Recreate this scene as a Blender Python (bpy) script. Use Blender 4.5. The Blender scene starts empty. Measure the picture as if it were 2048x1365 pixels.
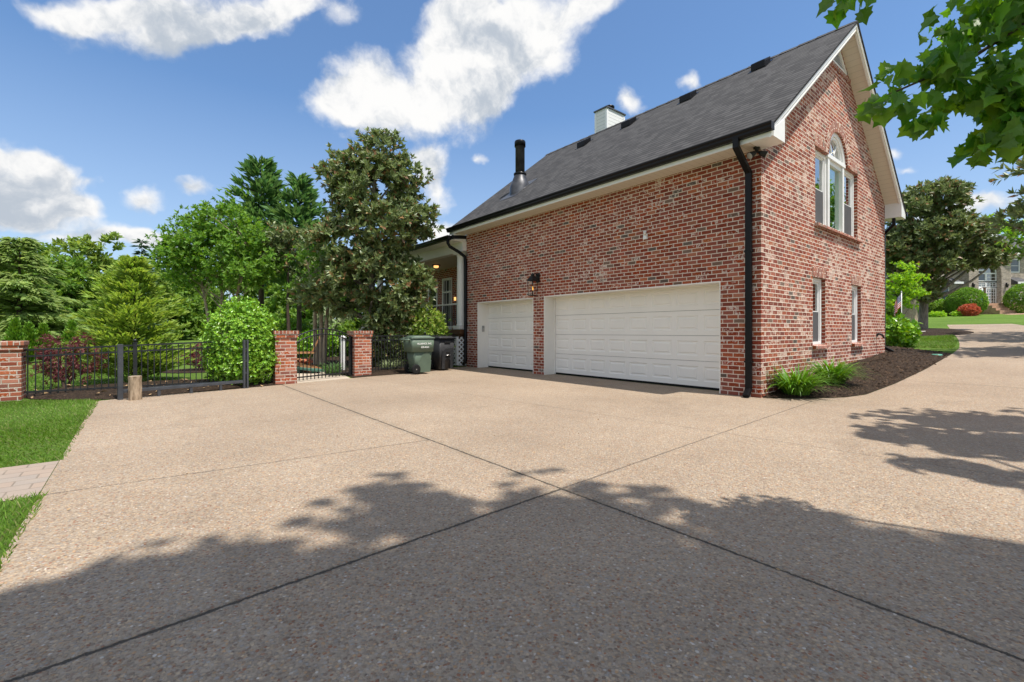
import bpy, bmesh, math, random
import numpy as np
from mathutils import Vector, Matrix

random.seed(7)
RNG = np.random.default_rng(11)
R = math.radians
SC = bpy.context.scene
COL = SC.collection
PI = math.pi

# ------------------------------------------------------------------ frame of the place
CAM_H = 1.18
F_PX, CX, HY = 925.0, 1024.0, 663.0
YAW = R(39.0)                       # the house stands turned 39 degrees
HC = Vector((4.405, 8.176, 0.0))    # near brick corner of the house
EX = Vector((math.cos(YAW), math.sin(YAW), 0))      # house x: along the gable wall
EY = Vector((-math.sin(YAW), math.cos(YAW), 0))     # house y: along the garage wall
HM = Matrix.Translation(HC) @ Matrix.Rotation(YAW, 4, 'Z')


def terr(x, y):
    """height of the land in house coordinates"""
    z = 0.058 * max(0.0, min(x, 20.8) - 0.5) + 0.0477 * max(0.0, x - 20.8)
    return z + 0.019 * max(0.0, y - 16.0)


def w2h(p):
    d = Vector((p[0], p[1], 0)) - HC
    return d.dot(EX), d.dot(EY)


def h2w(x, y, z=0.0):
    q = HC + EX * x + EY * y
    return Vector((q.x, q.y, z))


def land(p):
    x, y = w2h(p)
    return terr(x, y)


def at(px, py, depth):
    return Vector(((px - CX) / F_PX * depth, depth, CAM_H + (HY - py) / F_PX * depth))


# ------------------------------------------------------------------ tagging
def tag(o, label=None, cat=None, group=None, kind=None):
    if label: o['label'] = label
    if cat: o['category'] = cat
    if group: o['group'] = group
    if kind: o['kind'] = kind
    return o


def empty(name, loc, rz=0.0, label=None, cat=None, group=None):
    o = bpy.data.objects.new(name, None)
    COL.objects.link(o)
    o.location = loc
    o.rotation_euler = (0, 0, rz)
    o.empty_display_size = 0.2
    return tag(o, label, cat, group)


def copy_tree(o, parent=None):
    c = o.copy()
    COL.objects.link(c)
    if parent is not None: c.parent = parent
    for ch in list(o.children): copy_tree(ch, c)
    return c


# ------------------------------------------------------------------ node helper
class G:
    def __init__(self, name):
        self.m = bpy.data.materials.new(name)
        self.m.use_nodes = True
        self.nt = self.m.node_tree
        self.nt.nodes.clear()
        self.out = self.nt.nodes.new('ShaderNodeOutputMaterial')

    def n(self, typ, props=None, **inp):
        nd = self.nt.nodes.new('ShaderNode' + typ)
        for k, v in (props or {}).items(): setattr(nd, k, v)
        for k, v in inp.items():
            key = int(k[1:]) if k[0] == '_' else k.replace('__', ' ')
            self.put(nd.inputs[key], v)
        return nd

    def put(self, s, v):
        if isinstance(v, bpy.types.NodeSocket): self.nt.links.new(v, s)
        elif isinstance(v, bpy.types.Node): self.nt.links.new(v.outputs[0], s)
        else: s.default_value = v

    def math(self, op, a, b=0.0, c=0.0, clamp=False):
        nd = self.n('Math', dict(operation=op, use_clamp=clamp), _0=a, _1=b)
        if op in ('MULTIPLY_ADD', 'SMOOTH_MIN', 'COMPARE'): self.put(nd.inputs[2], c)
        return nd.outputs[0]

    def mix(self, f, a, b, bt='MIX'):
        nd = self.n('Mix', dict(data_type='RGBA', blend_type=bt))
        self.put(nd.inputs[0], f); self.put(nd.inputs[6], a); self.put(nd.inputs[7], b)
        return nd.outputs[2]

    def ramp(self, f, stops, interp='LINEAR'):
        nd = self.n('ValToRGB')
        nd.color_ramp.interpolation = interp
        el = nd.color_ramp.elements
        while len(el) < len(stops): el.new(0.5)
        for e, (p, c) in zip(el, stops):
            e.position = p
            e.color = c if len(c) == 4 else (*c, 1)
        self.put(nd.inputs[0], f)
        return nd.outputs[0]

    def rng(self, f, a, b, c=0.0, d=1.0, smooth=False):
        nd = self.n('MapRange', dict(interpolation_type='SMOOTHSTEP' if smooth else 'LINEAR', clamp=True))
        for i, v in enumerate((f, a, b, c, d)): self.put(nd.inputs[i], v)
        return nd.outputs[0]

    def noise(self, vec, scale, detail=3.0, rough=0.55, out=0, dist=0.0):
        nd = self.n('TexNoise')
        if vec is not None: self.put(nd.inputs['Vector'], vec)
        nd.inputs['Scale'].default_value = scale
        nd.inputs['Detail'].default_value = detail
        nd.inputs['Roughness'].default_value = rough
        nd.inputs['Distortion'].default_value = dist
        return nd.outputs[out]

    def coord(self, k='Object'):
        return self.n('TexCoord').outputs[k]

    def bump(self, h, strength=0.5, dist=0.01, normal=None):
        nd = self.n('Bump')
        self.put(nd.inputs['Height'], h)
        nd.inputs['Strength'].default_value = strength
        nd.inputs['Distance'].default_value = dist
        if normal is not None: self.put(nd.inputs['Normal'], normal)
        return nd.outputs[0]

    def bsdf(self, base, rough=0.7, spec=0.4, metal=0.0, normal=None, coat=0.0):
        nd = self.n('BsdfPrincipled')
        self.put(nd.inputs['Base Color'], base if not isinstance(base, tuple) or len(base) == 4 else (*base, 1))
        self.put(nd.inputs['Roughness'], rough)
        self.put(nd.inputs['Specular IOR Level'], spec)
        self.put(nd.inputs['Metallic'], metal)
        if coat: nd.inputs['Coat Weight'].default_value = coat
        if normal is not None: self.put(nd.inputs['Normal'], normal)
        return nd

    def done(self, sh):
        self.put(self.out.inputs[0], sh)
        return self.m


MAT = {}


def simple(name, col, rough=0.6, spec=0.4, metal=0.0, var=0.12, scale=6.0, bump=0.0, bscale=60.0, coat=0.0):
    g = G(name)
    c = g.coord()
    n = g.noise(c, scale, 4)
    base = g.mix(g.rng(n, 0.3, 0.7), tuple(x * (1 - var) for x in col) + (1,), tuple(min(1, x * (1 + var)) for x in col) + (1,))
    nrm = g.bump(g.noise(c, bscale, 3), bump, 0.005) if bump else None
    rg = g.rng(n, 0.3, 0.7, max(0, rough - 0.07), min(1, rough + 0.07))
    MAT[name] = g.done(g.bsdf(base, rg, spec, metal, nrm, coat))
    return MAT[name]


# ------------------------------------------------------------------ materials of the setting
def brick_material(name, stops, mortar, smear=0.5, smear_col=(0.62, 0.52, 0.46), hc=0.0785, ln=0.205, joint=0.0070):
    g = G(name)
    uv = g.n('UVMap').outputs[0]
    wob = g.n('VectorMath', dict(operation='MULTIPLY_ADD'), _0=g.noise(uv, 22, 3, out=1), _1=(0.009, 0.009, 0), _2=uv)
    g.put(wob.inputs[1], (0.010, 0.010, 0)); 
    sx = g.n('SeparateXYZ', _0=wob.outputs[0])
    x, y = sx.outputs[0], sx.outputs[1]
    vy = g.math('DIVIDE', y, hc)
    row = g.math('FLOOR', vy)
    fv = g.math('SUBTRACT', vy, row)
    rr = g.n('TexWhiteNoise', dict(noise_dimensions='1D'), W=row).outputs[0]
    off = g.math('ADD', g.math('MULTIPLY', g.math('MODULO', g.math('ABSOLUTE', row), 2.0), 0.5), g.math('MULTIPLY', rr, 0.12))
    ux = g.math('ADD', g.math('DIVIDE', x, ln), off)
    col = g.math('FLOOR', ux)
    fu = g.math('SUBTRACT', ux, col)
    idv = g.n('CombineXYZ', _0=col, _1=row, _2=3.7).outputs[0]
    wn = g.n('TexWhiteNoise', dict(noise_dimensions='3D'), Vector=idv)
    rnd = wn.outputs[0]
    rc = g.n('SeparateColor', _0=wn.outputs[1])
    rnd2, rnd3 = rc.outputs[1], rc.outputs[2]
    eu = g.math('MULTIPLY', g.math('MINIMUM', fu, g.math('SUBTRACT', 1.0, fu)), ln)
    ev = g.math('MULTIPLY', g.math('MINIMUM', fv, g.math('SUBTRACT', 1.0, fv)), hc)
    edge = g.math('MINIMUM', eu, ev)
    face = g.rng(edge, joint - 0.002, joint + 0.002)
    base = g.ramp(rnd, stops, 'CONSTANT')
    # tumbled faces: small mottling and lime left on the bricks
    fine = g.noise(uv, 55, 4, 0.65)
    base = g.mix(g.rng(fine, 0.35, 0.7, 0.0, 0.45), base, g.mix(1.0, base, (0.55, 0.5, 0.48, 1), 'MULTIPLY'))
    bv = g.n('HueSaturation', Value=g.rng(rnd2, 0, 1, 0.78, 1.2), Saturation=g.rng(rnd3, 0, 1, 0.85, 1.1), Color=base).outputs[0]
    big = g.noise(uv, 0.55, 3, 0.6)
    shift = g.n('VectorMath', dict(operation='ADD'), _0=uv, _1=wn.outputs[1]).outputs[0]
    sm = g.noise(shift, 17, 3, 0.7, dist=0.6)
    amt = g.math('ADD', g.math('MULTIPLY', g.rng(rnd3, 0.25, 1.0), 0.26), g.math('MULTIPLY', g.rng(big, 0.35, 0.68), 0.13))
    lime = g.rng(g.math('ADD', sm, amt), 0.83 - 0.16 * smear, 0.93 - 0.1 * smear, 0, 0.85)
    bv = g.mix(lime, bv, (*smear_col, 1))
    mv = g.mix(g.noise(uv, 9, 4), tuple(m * 0.8 for m in mortar) + (1,), tuple(min(1, m * 1.12) for m in mortar) + (1,))
    colr = g.mix(face, mv, bv)
    h = g.math('ADD', g.math('MULTIPLY', face, g.math('ADD', 0.8, g.math('MULTIPLY', rnd2, 0.25))), g.math('MULTIPLY', fine, 0.25))
    MAT[name] = g.done(g.bsdf(colr, 0.88, 0.25, 0, g.bump(h, 0.8, 0.008)))


RED = [(0.0, (0.30, 0.064, 0.029)), (0.2, (0.255, 0.050, 0.025)), (0.42, (0.33, 0.080, 0.034)), (0.6, (0.225, 0.044, 0.023)),
       (0.72, (0.35, 0.105, 0.044)), (0.79, (0.28, 0.058, 0.028)), (0.95, (0.18, 0.11, 0.08)), (0.98, (0.125, 0.095, 0.078))]
brick_material('red_brick', RED, (0.74, 0.63, 0.53), 0.36)
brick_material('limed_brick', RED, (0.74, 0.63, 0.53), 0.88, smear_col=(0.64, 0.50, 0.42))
brick_material('pillar_brick', [(0.0, (0.36, 0.10, 0.05)), (0.3, (0.30, 0.075, 0.04)), (0.55, (0.42, 0.14, 0.075)), (0.85, (0.22, 0.07, 0.045))],
               (0.58, 0.50, 0.42), 0.3, hc=0.074)
brick_material('pale_brick', [(0.0, (0.40, 0.33, 0.27)), (0.3, (0.34, 0.28, 0.23)), (0.6, (0.46, 0.39, 0.32)), (0.85, (0.28, 0.23, 0.19))],
               (0.5, 0.45, 0.4), 0.3, smear_col=(0.55, 0.48, 0.42))


def driveway_material():
    g = G('exposed_aggregate')
    c = g.coord()
    sx = g.n('SeparateXYZ', _0=c)
    x, y = sx.outputs[0], sx.outputs[1]
    wv = g.n('VectorMath', dict(operation='MULTIPLY_ADD'), _0=g.noise(c, 60, 2, out=1), _1=(0.012, 0.012, 0.0), _2=c).outputs[0]
    vo = g.n('TexVoronoi', dict(feature='F1', distance='EUCLIDEAN'), Vector=wv, Scale=74.0, Randomness=1.0)
    dist = vo.outputs[0]
    rnd = g.n('SeparateColor', _0=vo.outputs[1])
    peb = g.ramp(rnd.outputs[0], [(0, (0.40, 0.30, 0.20)), (0.14, (0.30, 0.215, 0.15)), (0.3, (0.48, 0.37, 0.255)), (0.46, (0.24, 0.175, 0.13)),
                                   (0.58, (0.37, 0.32, 0.27)), (0.7, (0.44, 0.28, 0.155)), (0.8, (0.30, 0.14, 0.08)), (0.88, (0.34, 0.315, 0.285)), (0.97, (0.56, 0.51, 0.45))], 'CONSTANT')
    cement = g.mix(g.noise(c, 14, 3), (0.39, 0.315, 0.235, 1), (0.31, 0.255, 0.195, 1))
    stone = g.rng(dist, 0.42, 0.6, 1.0, 0.0)
    base = g.mix(g.math('MULTIPLY', stone, g.rng(rnd.outputs[2], 0.0, 0.5, 0.55, 0.95)), cement, peb)
    base = g.n('HueSaturation', Value=g.rng(rnd.outputs[1], 0, 1, 0.82, 1.18), Color=base).outputs[0]
    # wear, tyre greying, stains
    w1 = g.noise(c, 0.45, 5, 0.6)
    base = g.mix(g.rng(w1, 0.36, 0.66, 0, 0.75), base, g.mix(1.0, base, (0.76, 0.745, 0.735, 1), 'MULTIPLY'))
    w3 = g.noise(c, 1.1, 6, 0.68, dist=0.8)
    base = g.mix(g.rng(w3, 0.56, 0.72, 0, 0.4), base, g.mix(1.0, base, (0.66, 0.63, 0.60, 1), 'MULTIPLY'))
    w4 = g.noise(c, 1.9, 3, 0.5)
    base = g.mix(g.rng(w4, 0.70, 0.76, 0, 0.35), base, g.mix(1.0, base, (0.5, 0.47, 0.44, 1), 'MULTIPLY'))
    base = g.mix(1.0, base, (0.975, 0.955, 0.935, 1), 'MULTIPLY')
    w2 = g.noise(c, 2.2, 4, 0.6)
    base = g.mix(g.rng(w2, 0.55, 0.75, 0, 0.3), base, g.mix(1.0, base, (1.15, 1.1, 1.04, 1), 'MULTIPLY'))
    jn = g.math('ADD', g.math('MULTIPLY', g.math('SUBTRACT', g.noise(c, 5, 4, 0.7), 0.5), 0.022), g.math('MULTIPLY', g.math('SUBTRACT', g.noise(c, 38, 3, 0.75), 0.5), 0.036))

    def line(v, centre, half, lo=None, hi=None, axis=None):
        d = g.math('ABSOLUTE', g.math('ADD', g.math('SUBTRACT', v, centre), jn))
        m = g.rng(d, half * 0.7, half * 1.5, 1.0, 0.0)
        if lo is not None:
            m = g.math('MULTIPLY', m, g.math('GREATER_THAN', axis, lo))
        if hi is not None:
            m = g.math('MULTIPLY', m, g.math('LESS_THAN', axis, hi))
        return m
    ya = g.math('SUBTRACT', y, g.math('MULTIPLY', g.math('ADD', x, 6.08), 0.065))
    j1 = line(x, -6.1, 0.008)
    j2 = line(ya, -1.12, 0.009, None, -6.1, x)
    j2b = g.math('MULTIPLY', line(ya, -1.12, 0.007, -6.1, 0.3, x), 0.6)
    yb = g.math('ADD', y, g.math('MULTIPLY', g.math('ADD', x, 8.87), 0.083))
    j3 = g.math('MULTIPLY', line(yb, 1.12, 0.006, None, -6.1, x), 0.75)
    xb = g.math('ADD', x, g.math('MULTIPLY', y, 0.1))
    j4 = g.math('MULTIPLY', line(xb, -3.38, 0.006), 0.5)
    j5 = g.math('MULTIPLY', line(x, 3.57, 0.010, None, -1.1, y), 0.7)
    j6 = g.math('MULTIPLY', line(g.math('ADD', y, g.math('MULTIPLY', x, 0.3)), 0.95, 0.005, None, -6.1, x), 0.35)
    j = j1
    for q in (j2, j2b, j3, j4, j5, j6): j = g.math('MAXIMUM', j, q)
    # dirt gathered beside the joints
    dj = g.math('MINIMUM', g.math('ABSOLUTE', g.math('ADD', x, 6.1)), g.math('MAXIMUM', g.math('ABSOLUTE', g.math('ADD', ya, 1.12)), g.math('MULTIPLY', g.math('GREATER_THAN', x, -6.0), 9.0)))
    dirt = g.math('MULTIPLY', g.rng(dj, 0.0, 0.12, 1.0, 0.0), g.rng(g.noise(c, 5, 5, 0.7), 0.4, 0.7, 0, 0.6))
    base = g.mix(dirt, base, (0.15, 0.125, 0.09, 1))
    base = g.mix(g.math('MULTIPLY', j, 0.93), base, (0.045, 0.038, 0.03, 1))
    h = g.math('SUBTRACT', g.math('ADD', g.math('MULTIPLY', stone, 0.8), g.math('MULTIPLY', g.noise(c, 130, 2), 0.4)), g.math('MULTIPLY', j, 2.2))
    MAT['exposed_aggregate'] = g.done(g.bsdf(base, 0.8, 0.35, 0, g.bump(h, 0.75, 0.006)))


driveway_material()


def grass_ground(name, a, b, c3):
    g = G(name)
    c = g.coord()
    n1 = g.noise(c, 0.35, 4)
    n2 = g.noise(c, 18, 4, 0.7)
    col = g.mix(g.rng(n1, 0.35, 0.65), (*a, 1), (*b, 1))
    col = g.mix(g.rng(n2, 0.4, 0.75, 0, 0.7), col, (*c3, 1))
    MAT[name] = g.done(g.bsdf(col, 0.95, 0.1, 0, g.bump(g.noise(c, 70, 3, 0.7), 1.0, 0.05)))


grass_ground('lawn', (0.115, 0.20, 0.033), (0.165, 0.26, 0.048), (0.07, 0.14, 0.026))


def mulch_material():
    g = G('bark_mulch')
    c = g.coord()
    v = g.n('TexVoronoi', dict(feature='F1'), Vector=g.n('Mapping', _0=c, Scale=(1, 2.6, 1)).outputs[0], Scale=34.0)
    r = g.n('SeparateColor', _0=v.outputs[1]).outputs[0]
    col = g.ramp(r, [(0, (0.028, 0.018, 0.012)), (0.4, (0.05, 0.032, 0.021)), (0.75, (0.075, 0.048, 0.03)), (0.95, (0.14, 0.095, 0.06))], 'CONSTANT')
    MAT['bark_mulch'] = g.done(g.bsdf(col, 0.9, 0.2, 0, g.bump(g.math('ADD', v.outputs[0], g.noise(c, 60, 4)), 1.0, 0.03)))


mulch_material()


def shingle_material(name, a, b):
    g = G(name)
    uv = g.n('UVMap').outputs[0]
    sx = g.n('SeparateXYZ', _0=uv)
    vy = g.math('DIVIDE', sx.outputs[1], 0.155)
    row = g.math('FLOOR', vy)
    fv = g.math('SUBTRACT', vy, row)
    rr = g.n('TexWhiteNoise', dict(noise_dimensions='1D'), W=row).outputs[0]
    ux = g.math('ADD', g.math('DIVIDE', sx.outputs[0], 0.19), g.math('MULTIPLY', rr, 7.3))
    col = g.math('FLOOR', ux)
    fu = g.math('SUBTRACT', ux, col)
    wn = g.n('TexWhiteNoise', dict(noise_dimensions='3D'), Vector=g.n('CombineXYZ', _0=col, _1=row, _2=1.0).outputs[0])
    r = wn.outputs[0]
    base = g.mix(g.rng(r, 0, 1, .1, .9), (*a, 1), (*b, 1))
    gran = g.noise(uv, 160, 2)
    base = g.mix(g.rng(gran, 0.35, 0.7, 0, 0.5), base, g.mix(1.0, base, (1.7, 1.65, 1.6, 1), 'MULTIPLY'))
    cut = g.math('MULTIPLY', g.rng(fu, 0.0, 0.05, 1, 0), g.math('GREATER_THAN', r, 0.4))
    low = g.rng(fv, 0.10, 0.34, 1.0, 0.0)  # shadow line along each course edge, painted into the colour
    base = g.mix(g.math('MULTIPLY', g.math('MAXIMUM', cut, low), 0.9), base, (0.010, 0.010, 0.011, 1))
    big = g.noise(uv, 0.5, 4)
    base = g.mix(g.rng(big, 0.35, 0.7, 0, 0.12), base, g.mix(1.0, base, (0.7, 0.7, 0.72, 1), 'MULTIPLY'))
    h = g.math('ADD', g.math('SUBTRACT', 1.0, fv), g.math('MULTIPLY', g.math('GREATER_THAN', r, 0.5), 0.5))
    MAT[name] = g.done(g.bsdf(base, 0.9, 0.25, 0, g.bump(h, 0.7, 0.012)))


shingle_material('charcoal_shingle', (0.040, 0.039, 0.041), (0.082, 0.080, 0.082))
shingle_material('grey_shingle', (0.07, 0.07, 0.075), (0.12, 0.12, 0.125))

simple('white_paint', (0.82, 0.79, 0.73), 0.5, 0.4, var=0.03, scale=1.5)
simple('door_white', (0.84, 0.805, 0.745), 0.45, 0.4, var=0.02, scale=2.0)
simple('white_vinyl', (0.80, 0.80, 0.79), 0.35, 0.45, var=0.02)
simple('black_metal', (0.006, 0.006, 0.007), 0.35, 0.2, var=0.2, scale=3)
simple('fence_black', (0.016, 0.017, 0.019), 0.42, 0.5, var=0.25, scale=9)
simple('gate_grey', (0.05, 0.055, 0.065), 0.45, 0.5, var=0.2, scale=7)
simple('flue_metal', (0.09, 0.09, 0.095), 0.38, 0.5, metal=0.6, var=0.5, scale=3)
simple('lamp_black', (0.01, 0.01, 0.01), 0.5, 0.4)
simple('rubber', (0.014, 0.014, 0.014), 0.8, 0.2)
simple('bin_green', (0.105, 0.15, 0.108), 0.5, 0.4, var=0.09, scale=5, bump=0.15, bscale=180)
simple('bin_black', (0.026, 0.027, 0.030), 0.5, 0.4, var=0.12, scale=5, bump=0.15, bscale=180)
simple('steel', (0.5, 0.5, 0.5), 0.35, 0.5, metal=1.0)
simple('letter_white', (0.82, 0.82, 0.8), 0.6, 0.3, var=0.02)
simple('bronze_wood', (0.10, 0.045, 0.02), 0.6, 0.35, var=0.3, scale=14)
simple('teak', (0.40, 0.20, 0.09), 0.6, 0.35, var=0.25, scale=18)
simple('dark_interior', (0.012, 0.012, 0.013), 0.9, 0.1)
simple('patio_concrete', (0.44, 0.37, 0.29), 0.85, 0.25, var=0.15, scale=3, bump=0.3, bscale=90)
simple('plain_concrete', (0.42, 0.40, 0.37), 0.85, 0.25, var=0.15, scale=4, bump=0.3)
simple('green_plastic', (0.05, 0.14, 0.11), 0.5, 0.4, var=0.1)
simple('cover_green', (0.10, 0.30, 0.22), 0.5, 0.4)
simple('orange_plastic', (0.42, 0.09, 0.04), 0.5, 0.4)
simple('keypad_grey', (0.30, 0.29, 0.27), 0.5, 0.4)
simple('path_brick', (0.46, 0.30, 0.21), 0.85, 0.25, var=0.25, scale=5)
simple('blind_green', (0.26, 0.52, 0.36), 0.6, 0.3, var=0.1)
simple('wood_chip', (0.11, 0.07, 0.045), 0.9, 0.2, var=0.5, scale=30)
simple('dry_leaf', (0.36, 0.24, 0.13), 0.8, 0.2, var=0.4, scale=15)
simple('ceiling_paint', (0.62, 0.57, 0.50), 0.6, 0.3, var=0.03)


def soffit_material():
    g = G('soffit_vinyl')
    c = g.coord()
    uv = g.n('UVMap').outputs[0]
    sx = g.n('SeparateXYZ', _0=uv)
    f = g.math('FRACT', g.math('DIVIDE', sx.outputs[0], 0.15))
    ln = g.rng(f, 0.0, 0.07, 1.0, 0.0)
    base = g.mix(g.math('MULTIPLY', ln, 0.6), (0.70, 0.65, 0.56, 1), (0.22, 0.20, 0.17, 1))
    MAT['soffit_vinyl'] = g.done(g.bsdf(base, 0.55, 0.35, 0, g.bump(f, 0.5, 0.008)))


soffit_material()


def siding_material():
    g = G('white_siding')
    uv = g.n('UVMap').outputs[0]
    sx = g.n('SeparateXYZ', _0=uv)
    f = g.math('FRACT', g.math('DIVIDE', sx.outputs[1], 0.13))
    base = g.mix(g.rng(f, 0.0, 0.12, 0.75, 0.0), (0.72, 0.72, 0.70, 1), (0.2, 0.2, 0.2, 1))
    MAT['white_siding'] = g.done(g.bsdf(base, 0.5, 0.35, 0, g.bump(g.math('SUBTRACT', 1.0, f), 0.6, 0.012)))


siding_material()


def paver_material():
    g = G('clay_paver')
    c = g.coord()
    b = g.n('TexBrick', dict(offset=0.5), Vector=c, Color1=(0.31, 0.235, 0.185, 1), Color2=(0.27, 0.235, 0.205, 1), Mortar=(0.17, 0.14, 0.11, 1), Scale=1.0)
    b.inputs['Mortar Size'].default_value = 0.006
    b.inputs['Brick Width'].default_value = 0.23
    b.inputs['Row Height'].default_value = 0.155
    n = g.noise(c, 5, 4)
    base = g.mix(g.rng(n, 0.35, 0.7, 0, 0.5), b.outputs[0], (0.36, 0.29, 0.23, 1))
    MAT['clay_paver'] = g.done(g.bsdf(base, 0.85, 0.25, 0, g.bump(g.math('ADD', g.math('MULTIPLY', b.outputs[1], -1.5), g.noise(c, 90, 3)), 0.6, 0.006)))


paver_material()


def glass_material(name, tint=(0.75, 0.85, 0.8), see=0.45, rough=0.01, fres=1.4):
    g = G(name)
    gl = g.n('BsdfGlossy', Color=(0.95, 0.97, 0.96, 1), Roughness=rough)
    tr = g.n('BsdfTransparent', Color=(*tint, 1))
    fr = g.math('ADD', .04, g.math('MULTIPLY', g.math('POWER', g.n('LayerWeight', Blend=.5).outputs[1], 4.0), .9))
    f = g.math('ADD', g.math('MULTIPLY', fr, fres), max(0.0, 1 - see - 0.30), clamp=True)
    mx = g.n('MixShader', _0=f, _1=tr, _2=gl)
    MAT[name] = g.done(mx)


glass_material('window_glass', (0.55, 0.85, 0.68), 0.58)
glass_material('dark_glass', (0.35, 0.42, 0.42), 0.5)
glass_material('lantern_glass', (0.95, 0.95, 0.94), 0.72, fres=.35)
simple('screen_mesh', (0.085, 0.085, 0.09), 0.7, 0.3, var=0.1, scale=3)
simple('dim_glass', (0.018, 0.021, 0.023), 0.12, 0.35, var=0.1)
simple('sky_glass', (0.10, 0.13, 0.17), 0.06, 0.6, var=0.1)


def glow(name, col, strength):
    g = G(name)
    MAT[name] = g.done(g.n('Emission', Color=(*col, 1), Strength=strength))


glow('warm_lamp', (1.0, 0.50, 0.16), 1.1)
glow('gas_flame', (1.0, 0.45, 0.08), 2.2)


def leaf_material(name, a, b, c3=None, rough=0.5, spec=0.35, trans=0.3, p3=0.93):
    g = G(name)
    ri = g.n('NewGeometry').outputs['Random Per Island']
    stops = [(0.0, (*a, 1)), (p3 if c3 else 1.0, (*b, 1))]
    if c3: stops = [(0.0, (*a, 1)), (p3 - 0.01, (*b, 1)), (p3, (*c3, 1)), (1.0, tuple(x * 0.7 for x in c3) + (1,))]
    base = g.ramp(ri, stops)
    v = g.math('FRACT', g.math('MULTIPLY', ri, 37.7))
    base = g.n('HueSaturation', Value=g.rng(v, 0, 1, 0.72, 1.28), Hue=g.rng(g.math('FRACT', g.math('MULTIPLY', ri, 91.3)), 0, 1, 0.485, 0.515), Color=base).outputs[0]
    p = g.bsdf(base, rough, spec)
    t = g.n('BsdfTranslucent', Color=g.n('HueSaturation', Hue=0.485, Value=1.5, Saturation=1.1, Color=base).outputs[0])
    MAT[name] = g.done(g.n('MixShader', _0=trans, _1=p, _2=t))


leaf_material('magnolia_leaf', (0.115, 0.165, 0.050), (0.21, 0.26, 0.10), (0.36, 0.20, 0.09), 0.46, 0.6, 0.26, 0.93)
leaf_material('maple_leaf', (0.08, 0.20, 0.025), (0.16, 0.33, 0.04), None, 0.42, 0.45, 0.5)
leaf_material('bright_leaf', (0.12, 0.245, 0.03), (0.19, 0.345, 0.05), None, 0.5, 0.35, 0.38)
leaf_material('box_leaf', (0.13, 0.30, 0.018), (0.29, 0.50, 0.045), None, 0.36, 0.6, 0.16)
leaf_material('laurel_leaf', (0.143, 0.260, 0.033), (0.286, 0.403, 0.065), (0.442, 0.468, 0.143), 0.4, 0.5, 0.3, 0.85)
leaf_material('dark_needle', (0.075, 0.165, 0.05), (0.12, 0.225, 0.065), None, 0.6, 0.3, 0.35)
leaf_material('gold_needle', (0.20, 0.31, 0.045), (0.33, 0.45, 0.09), None, 0.55, 0.3, 0.38)
leaf_material('cedar_needle', (0.22, 0.31, 0.095), (0.30, 0.40, 0.13), None, 0.6, 0.3, 0.45)
leaf_material('arbor_needle', (0.117, 0.247, 0.026), (0.182, 0.325, 0.039), None, 0.6, 0.3, 0.25)
leaf_material('red_leaf', (0.115, 0.026, 0.034), (0.19, 0.05, 0.05), (0.16, 0.09, 0.04), 0.5, 0.35, 0.3, 0.9)
leaf_material('rust_leaf', (0.442, 0.117, 0.065), (0.546, 0.195, 0.091), None, 0.5, 0.35, 0.3)
leaf_material('forest_leaf', (0.12, 0.22, 0.032), (0.185, 0.305, 0.05), None, 0.55, 0.3, 0.38)
leaf_material('olive_leaf', (0.169, 0.260, 0.046), (0.247, 0.345, 0.065), None, 0.55, 0.3, 0.35)
leaf_material('blue_needle', (0.078, 0.143, 0.078), (0.117, 0.189, 0.104), None, 0.6, 0.3, 0.2)
leaf_material('lime_leaf', (0.247, 0.442, 0.039), (0.364, 0.572, 0.065), None, 0.5, 0.35, 0.4)
leaf_material('lily_leaf', (0.075, 0.19, 0.016), (0.135, 0.28, 0.03), None, 0.42, 0.45, 0.25)
leaf_material('grass_blade', (0.10, 0.205, 0.022), (0.17, 0.29, 0.042), (0.30, 0.33, 0.12), 0.55, 0.3, 0.35, 0.86)
leaf_material('grey_plant', (0.208, 0.260, 0.130), (0.299, 0.351, 0.195), None, 0.6, 0.3, 0.3)


def bark(name, a, b, stretch=6.0):
    g = G(name)
    c = g.coord()
    m = g.n('Mapping', _0=c, Scale=(stretch, stretch, 1)).outputs[0]
    n = g.noise(m, 4, 6, 0.65)
    col = g.mix(g.rng(n, 0.35, 0.7), (*a, 1), (*b, 1))
    MAT[name] = g.done(g.bsdf(col, 0.9, 0.2, 0, g.bump(n, 0.8, 0.03)))


bark('grey_bark', (0.15, 0.13, 0.11), (0.36, 0.32, 0.27))
bark('brown_bark', (0.045, 0.032, 0.025), (0.12, 0.088, 0.065))
bark('tan_bark', (0.25, 0.19, 0.13), (0.46, 0.38, 0.28))
bark('log_bark', (0.17, 0.12, 0.075), (0.52, 0.40, 0.28), 5.0)


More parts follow.
